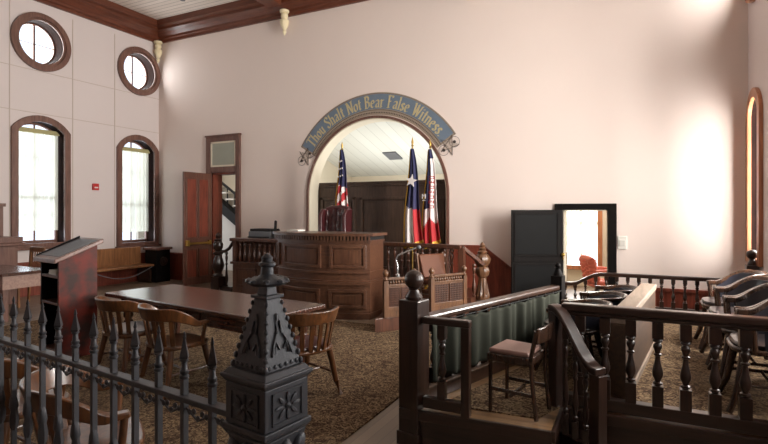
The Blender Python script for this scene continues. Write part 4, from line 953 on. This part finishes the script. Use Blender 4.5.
tpost(.02, .0, swz(0)-.05, .036).build('post', 'dark', t, bev=.004)
tpost(1.0, 0.0, swz(1)-.05, .04).build('post', 'dark', t, bev=.004)
for u in (.27, .5, .73):
    p = a3+dd*u; g = G(); add_baluster(g, p.x, p.y, .1, swz(u)-.05, .02, .022, .18); g.build('baluster', 'dark', t, smooth=True)
g = G(); g.bar(a3+Vector((0, 0, .06)), b3+Vector((0, 0, .06)), .05, .09); g.build('bottom_rail', 'dark_x', t, bev=.004)

# far rail with ramp
t = thing('far_jury_rail', 'dark baluster rail along the back wall of the jury box, ramping down at the doorway', 'jury rail', (0, 0, 0))
fy2 = 8.35
top = [(-1.14, .62), (-.9, .62), (-.82, .64), (-.7, .71), (-.6, .76), (-.5, .785), (-.4, .79), (1.36, .79)]
g = G(); g.sweep([[(x, fy2-.045, z-.055), (x, fy2+.045, z-.055), (x, fy2+.045, z), (x, fy2-.045, z)] for x, z in top]); g.build('top_rail', 'dark_x', t, bev=.012)
g = G(); g.box(-1.1, 1.36, fy2-.04, fy2+.04, PZ+.005, PZ+.06) ; g.build('bottom_rail', 'dark_x', t, bev=.005)
def ztop(x):
    for (a, za), (b_, zb) in zip(top, top[1:]):
        if a <= x <= b_: return za+(zb-za)*(x-a)/(b_-a)
for i in range(17):
    x = -1.0+.146*i
    g = G(); add_baluster(g, x, fy2, PZ+.06, ztop(x)-.05, .026, .026, .2); g.build('baluster', 'dark', t, smooth=True)
g = G(); g.box(-1.2, -1.12, fy2-.05, fy2+.05, PZ, .62); g.build('end_post', 'dark', t, bev=.005)
ball_newel(t, 1.385, fy2, PZ, .985, .07, .068)

# modesty board between the two rows of jury chairs
wpt = lambda r_, d_: Vector((-.4446*d_+.8957*r_, .8957*d_+.4446*r_, 0))
b0, b1 = Vector((-.06, 4.06, 0)), Vector((.19, 6.26, 0))
b0 = wpt(1.80, 3.76); b1 = wpt(2.957, 5.525); bd = (b1-b0).normalized(); bnr = Vector((bd.y, -bd.x, 0))
t = thing('modesty_board', 'low plank partition with broad pale cap between the jury chair rows', 'partition', (0, 0, 0))
c0, c1 = b0-bnr*.08, b1-bnr*.08
g = G(); g.bar(c0+Vector((0, 0, .575)), c1+Vector((0, 0, .575)), .13, .61-.04); g.build('board', 'lightwood', t, bev=.004)
g = G(); g.bar(c0+Vector((0, 0, .89)), c1+Vector((0, 0, .89)), .15, .06); g.build('cap', 'paleboard', t, bev=.01)
g = G(); g.bar(c0+Vector((0, 0, .31)), c1+Vector((0, 0, .31)), .16, .05); g.build('base_strip', 'paleboard', t, bev=.004)

# jury chairs
gj = 'dark jury chairs against the far side wall'
labs = ['first jury chair of the wall row, nearest the front rail', '', 'second jury chair of the wall row from the front rail', 'third jury chair of the wall row from the front rail', 'last jury chair of the wall row, nearest the corner newel']
jc = make_chair('jury_chair', labs[4], 'chair', (.87, 6.42, PZ+.012), R(90), 'chair_dark', 'leather_dark', gj, crest=.80, W=.55, tub='leather_blue')
for k, y in ((0, 4.56), (2, 5.18), (3, 5.80)): dup(jc, (.87, y, PZ+.012), R(90), labs[k])
gj2 = 'dark jury chairs in front of the modesty board'
lab2 = ['dark jury chair with a worn mauve seat just behind the swan-neck rail', 'jury chair in front of the modesty board nearest the front rail', 'middle jury chair in front of the modesty board', 'jury chair at the doorway end of the modesty board']
t = thing('side_chair', 'armless dark side chair with worn mauve seat just behind the swan-neck rail', 'chair', (-.77, 3.72, PZ+.012), R(80)); t.scale = (.74, .76, .95)
g = G(); g.prism([(-.2, -.2), (.2, -.2), (.23, .22), (-.23, .22)], .38, .44); g.build('seat_frame', 'chair_dark', t, smooth=True, bev=.012)
g = G(); g.prism([(-.185, -.17), (.185, -.17), (.215, .205), (-.215, .205)], .44, .475); g.build('seat_pad', 'pad_pink', t, smooth=True, bev=.015)
for sx in (-1, 1):
    g = G(); g.bar((sx*.2, .19, .0), (sx*.2, .19, .38), .03, .03); g.build('leg', 'chair_dark', t, bev=.005)
    g = G(); g.tube([(sx*.18, -.24, 0), (sx*.185, -.2, .3), (sx*.19, -.2, .46), (sx*.2, -.25, .64)], .02, 10); g.build('back_leg', 'chair_dark', t, smooth=True)
    g = G(); g.bar((sx*.19, .18, .17), (sx*.185, -.21, .17), .018, .025); g.build('stretcher', 'chair_dark', t)
g = G(); g.sweep([[(x, -.25-.02*cos(x*7)+y, z) for y, z in ((-.012, .55), (.012, .55), (.005, .66), (-.02, .66))] for x in [-.21+.42*i/12 for i in range(13)]]); g.build('crest_rail', 'chair_dark', t, smooth=True, bev=.006)
g = G(); g.bar((-.19, .0, .14), (.19, .0, .14), .018, .025); g.build('stretcher', 'chair_dark', t)
j2 = None
for k in range(3):
    q = wpt(1.72+.36*k, 4.62+.47*k); rz = math.atan2(bd.y, bd.x)
    if j2 is None: j2 = make_chair('jury_chair', lab2[1], 'chair', (q.x, q.y, PZ+.012), rz, 'chair_dark', 'leather_dark', gj2, crest=.70, W=.52, tub='leather_blue'); j2.scale = (1, 1, .87)
    else: dup(j2, (q.x, q.y, PZ+.012), rz, lab2[k+1])
# red chair in the far room
tufted_chair('tufted_chair', 'coral red tufted leather chair in the room behind the black door', (-.53, 10.35, 0), R(-62), 'leather_red', .44, .4, .82, wings=False)

# ---------------------------------------------------------------- iron fence and newel
FP0 = Vector((-2.79, 1.46, 0)); fdir = Vector((1.514, -.177, 0)).normalized(); frot = math.atan2(fdir.y, fdir.x)
t = thing('iron_fence', 'dark grey cast iron fence with spear topped pickets across the foreground', 'fence', FP0, frot)
sp = 1.524/10.05
FL0, FL1 = -.33, 1.524+.17
g = G(); g.box(FL0-1, FL1, -.022, .022, 1.035, 1.055); g.build('top_rail', 'iron', t, bev=.003)
g = G(); g.box(FL0-1, FL1, -.018, .018, .14, .165); g.build('bottom_rail', 'iron', t, bev=.003)
def picket(x):
    g = G(); g.box(x-.010, x+.010, -.010, .010, .04, 1.115)
    g.lathe([(.012, 0), (.017, .004), (.017, .012), (.012, .016), (.016, .022), (.016, .03), (.012, .034), (.010, .06), (.015, .064), (.015, .07), (.010, .074)], x, 0, 1.11, 10)
    p = g.build('picket', 'iron', t, smooth=True, bev=.0)
    g = G(); g.lathe([(.010, 1.178), (.018, 1.184), (.020, 1.19), (.011, 1.226), (.005, 1.252), (.008, 1.256), (.002, 1.278)], x, 0, 0, 4); g.build('spear_head', 'iron', p)
    g = G(); g.lathe([(.011, .44), (.017, .46), (.020, .5), (.015, .54), (.021, .56), (.016, .6), (.011, .62)], x, 0, .17, 10, flute=(5, .18, .45, .6, .4)); g.build('leaf_collar', 'iron', p, smooth=True)
for i in range(-2, 11): picket(sp*i)
for i in range(-2, 11):                                  # pendant bead ornaments under the rail
    g = G()
    for k, (dx_, dz_) in enumerate(((.2, -.035), (.5, -.05), (.8, -.035), (.35, -.03), (.65, -.03))): g.ball((sp*i+sp*dx_, 0, .1+.935+dz_), .012, (1, .6, 1), 1)
    g.tube([(sp*i+.014, 0, 1.01), (sp*i+sp*.25, 0, .997), (sp*i+sp*.5, 0, .978), (sp*i+sp*.75, 0, .997), (sp*i+sp-.014, 0, 1.01)], .005, 6); g.build('swag_ornament', 'iron', t, smooth=True)

nx_ = FP0+fdir*(1.524+.252)
t = thing('iron_newel', 'cast iron fence newel with stepped pyramid top and leafy finial', 'fence post', (nx_.x, nx_.y, 0), frot+R(-2))
def sq(g, h0, h1, z0, z1): g.hexa([(-h0, -h0, z0), (h0, -h0, z0), (h0, h0, z0), (-h0, h0, z0), (-h1, -h1, z1), (h1, -h1, z1), (h1, h1, z1), (-h1, h1, z1)])
g = G(); sq(g, .11, .11, 0, .2); sq(g, .065, .065, .2, .93); sq(g, .065, .085, .93, 1.03); g.build('shaft', 'iron', t, bev=.004)
g = G(); sq(g, .085, .096, 1.03, 1.045); sq(g, .096, .096, 1.045, 1.062); sq(g, .088, .088, 1.062, 1.185); sq(g, .088, .098, 1.185, 1.2); sq(g, .1, .1, 1.2, 1.212); sq(g, .095, .082, 1.212, 1.228); blk = g.build('block', 'iron', t, bev=.003)
for k in range(4):                                        # rosette panels
    m_ = Matrix.Rotation(k*pi/2, 4, 'Z') @ Matrix.Translation((0, -.088, 1.122)) @ Matrix.Rotation(R(90), 4, 'X')
    g = G()
    for j in range(8):
        a = 2*pi*j/8; mm = m_ @ Matrix.Translation((.026*cos(a)*1.3, .026*sin(a), .002)) @ Matrix.Rotation(a, 4, 'Z') @ Matrix.Diagonal((1.5, .55, .5, 1))
        bmesh.ops.create_icosphere(g.bm, subdivisions=1, radius=.013, matrix=mm)
    bmesh.ops.create_icosphere(g.bm, subdivisions=1, radius=.011, matrix=m_)
    for q in ((-.062, .062, -.048, -.042), (-.062, .062, .042, .048), (-.062, -.056, -.048, .048), (.056, .062, -.048, .048)):
        g.hexa([m_ @ Vector(v_) for v_ in ((q[0], q[2], -.002), (q[1], q[2], -.002), (q[1], q[3], -.002), (q[0], q[3], -.002), (q[0], q[2], .005), (q[1], q[2], .005), (q[1], q[3], .005), (q[0], q[3], .005))])
    g.build('rosette_panel', 'iron', blk, smooth=True)
    g = G()                                               # scroll leaves below the block
    for j in (-1, 0, 1):
        g.ball((.055*j, -.08, .985), .024, (1, .7, 1.5), 2, Matrix.Rotation(R(20*j), 4, 'Y')); g.ball((.045*j, -.088, .945), .02, (1.1, .8, 1), 2)
    bmesh.ops.rotate(g.bm, verts=g.bm.verts[:], cent=(0, 0, 0), matrix=Matrix.Rotation(k*pi/2, 3, 'Z')); g.build('scroll_leaf', 'iron', t, smooth=True)
PZ0, PZ1, PH0, PH1 = 1.228, 1.436, .074, .028
g = G(); sq(g, PH0, PH1, PZ0, PZ1); py = g.build('pyramid', 'iron', t, bev=.003)
for sx in (-1, 1):
    for sy in (-1, 1):
        g = G()
        for k in range(8):
            u = (k+.4)/8; h = PH0+(PH1-PH0)*u; g.ball((sx*h, sy*h, PZ0+(PZ1-PZ0)*u), .0095-.003*u, (1, 1, 1.3), 1)
        g.build('crocket_row', 'iron', py, smooth=True)
for k in range(4):
    g = G(); inc = math.atan2(PH0-PH1, PZ1-PZ0)
    for j in range(6): g.ball((-.055+.022*j, -PH0+.002, PZ0+.012), .008, (1, .8, 1), 1)
    fp = lambda x, u: (x, -(PH0+(PH1-PH0)*u)-.003, PZ0+(PZ1-PZ0)*u)
    for s in (-1, 1):
        g.tube([fp(s*.04, .2), fp(s*.03, .35), fp(s*.012, .5), fp(s*.004, .68), fp(0, .78)], .0045, 6); g.tube([fp(s*.008, .28), fp(s*.022, .4), fp(s*.026, .22)], .004, 6)
    bmesh.ops.rotate(g.bm, verts=g.bm.verts[:], cent=(0, 0, 0), matrix=Matrix.Rotation(k*pi/2, 3, 'Z')); g.build('face_ornament', 'iron', py, smooth=True)
g = G(); sq(g, .036, .036, 1.436, 1.447); sq(g, .022, .018, 1.447, 1.48); fi = g.build('finial_neck', 'iron', t, bev=.002)
g = G(); g.lathe([(.018, 1.474), (.05, 1.482), (.062, 1.492), (.058, 1.5), (.03, 1.512), (.02, 1.52), (.018, 1.545), (.026, 1.552), (.026, 1.56), (.016, 1.566), (.017, 1.58), (.008, 1.592), (.002, 1.596)], seg=24, flute=(8, .12, 1.48, 1.502, 0)); fi_b = g.build('finial', 'iron', t, smooth=True)
g = G()
for k in range(8): a = 2*pi*k/8; g.ball((.055*cos(a), .055*sin(a), 1.497), .013, (1, 1, .9), 1)
fi_c = g.build('finial_leaves', 'iron', t, smooth=True)

for o in (fi, fi_b, fi_c): o.scale = (1, 1, .86); o.location.z = 1.436*.14

# ---------------------------------------------------------------- camera
TH = R(26.4)
cam = bpy.data.cameras.new('camera'); co = bpy.data.objects.new('camera', cam); C.objects.link(co)
co.location = (0, 0, 1.7); co.rotation_euler = (R(90), 0, TH)
cam.sensor_fit = 'HORIZONTAL'; cam.sensor_width = 36; cam.lens = 510/768*36
cam.shift_y = -10/768; cam.clip_start = .05; cam.clip_end = 200
SC.camera = co

# ---------------------------------------------------------------- light
w = bpy.data.worlds.new('World'); SC.world = w; w.use_nodes = True
bg = w.node_tree.nodes['Background']; bg.inputs[0].default_value = (.80, .88, 1, 1); bg.inputs[1].default_value = 2.0
def area(name, loc, rot, sx, sy, power, col=(1, 1, 1)):
    l = bpy.data.lights.new(name, 'AREA'); l.shape = 'RECTANGLE'; l.size = sx; l.size_y = sy; l.energy = power; l.color = col
    o = bpy.data.objects.new(name, l); C.objects.link(o); o.location = loc; o.rotation_euler = rot; return o
COOL, WARM = (.92, .96, 1), (1, .93, .84)
KL, KR = 1.0, 1.0
for i, (yc, z0, zs, za) in enumerate(WIN_L): area('daylight_left', (XL-.34, yc, (z0+za)/2), (0, R(-90), 0), za-z0, 1.1, 36*KL*(1 if i < 2 else 4), COOL)  # last two shine through the added unseen windows
for yc, zc in CIR: area('daylight_round', (XL-.34, yc, zc), (0, R(-90), 0), 1.0, 1.0, 60*KL, (1, .97, .92))
for i, (yc, z0, zs, za, hw) in enumerate(WIN_R): area('daylight_right', (XR+.34, yc, (z0+za)/2), (0, R(90), 0), za-z0, 2*hw, (250, 960, 230, 40)[i]*KR, WARM)
for yc, zc in CIR_R: area('daylight_round', (XR+.34, yc, zc), (0, R(90), 0), 1.0, 1.0, (180 if yc > 8 else 400)*KR, WARM)
area('apse_fill', (-4.8, 11.2, 1.6), (R(180), 0, 0), 4.5, 2.6, 120, (1, 1, .96))  # unseen fill panel added to light the ceiling beyond the arch
area('chamber_daylight', (-1.15, 12.9, 1.5), (R(-90), 0, 0), .9, 2.2, 110, (1, 1, 1))
area('chamber_fill', (-.2, 11.2, 2.9), (0, 0, 0), .8, .8, 50, WARM)  # unseen fill added to brighten the room behind the black door
area('corridor_lamp', (-10.3, 10.4, 3.15), (0, 0, 0), .5, .5, 16, WARM)

# ---------------------------------------------------------------- render look
vs = SC.view_settings; vs.view_transform = 'Standard'; vs.look = 'None'; vs.gamma = 1; vs.use_curve_mapping = False
vs.exposure = 0.0
SC.cycles.max_bounces = 10; SC.cycles.diffuse_bounces = 6; SC.cycles.transparent_max_bounces = 12
SC.cycles.sample_clamp_indirect = 8
try: SC.cycles.use_denoising = True
except Exception: pass
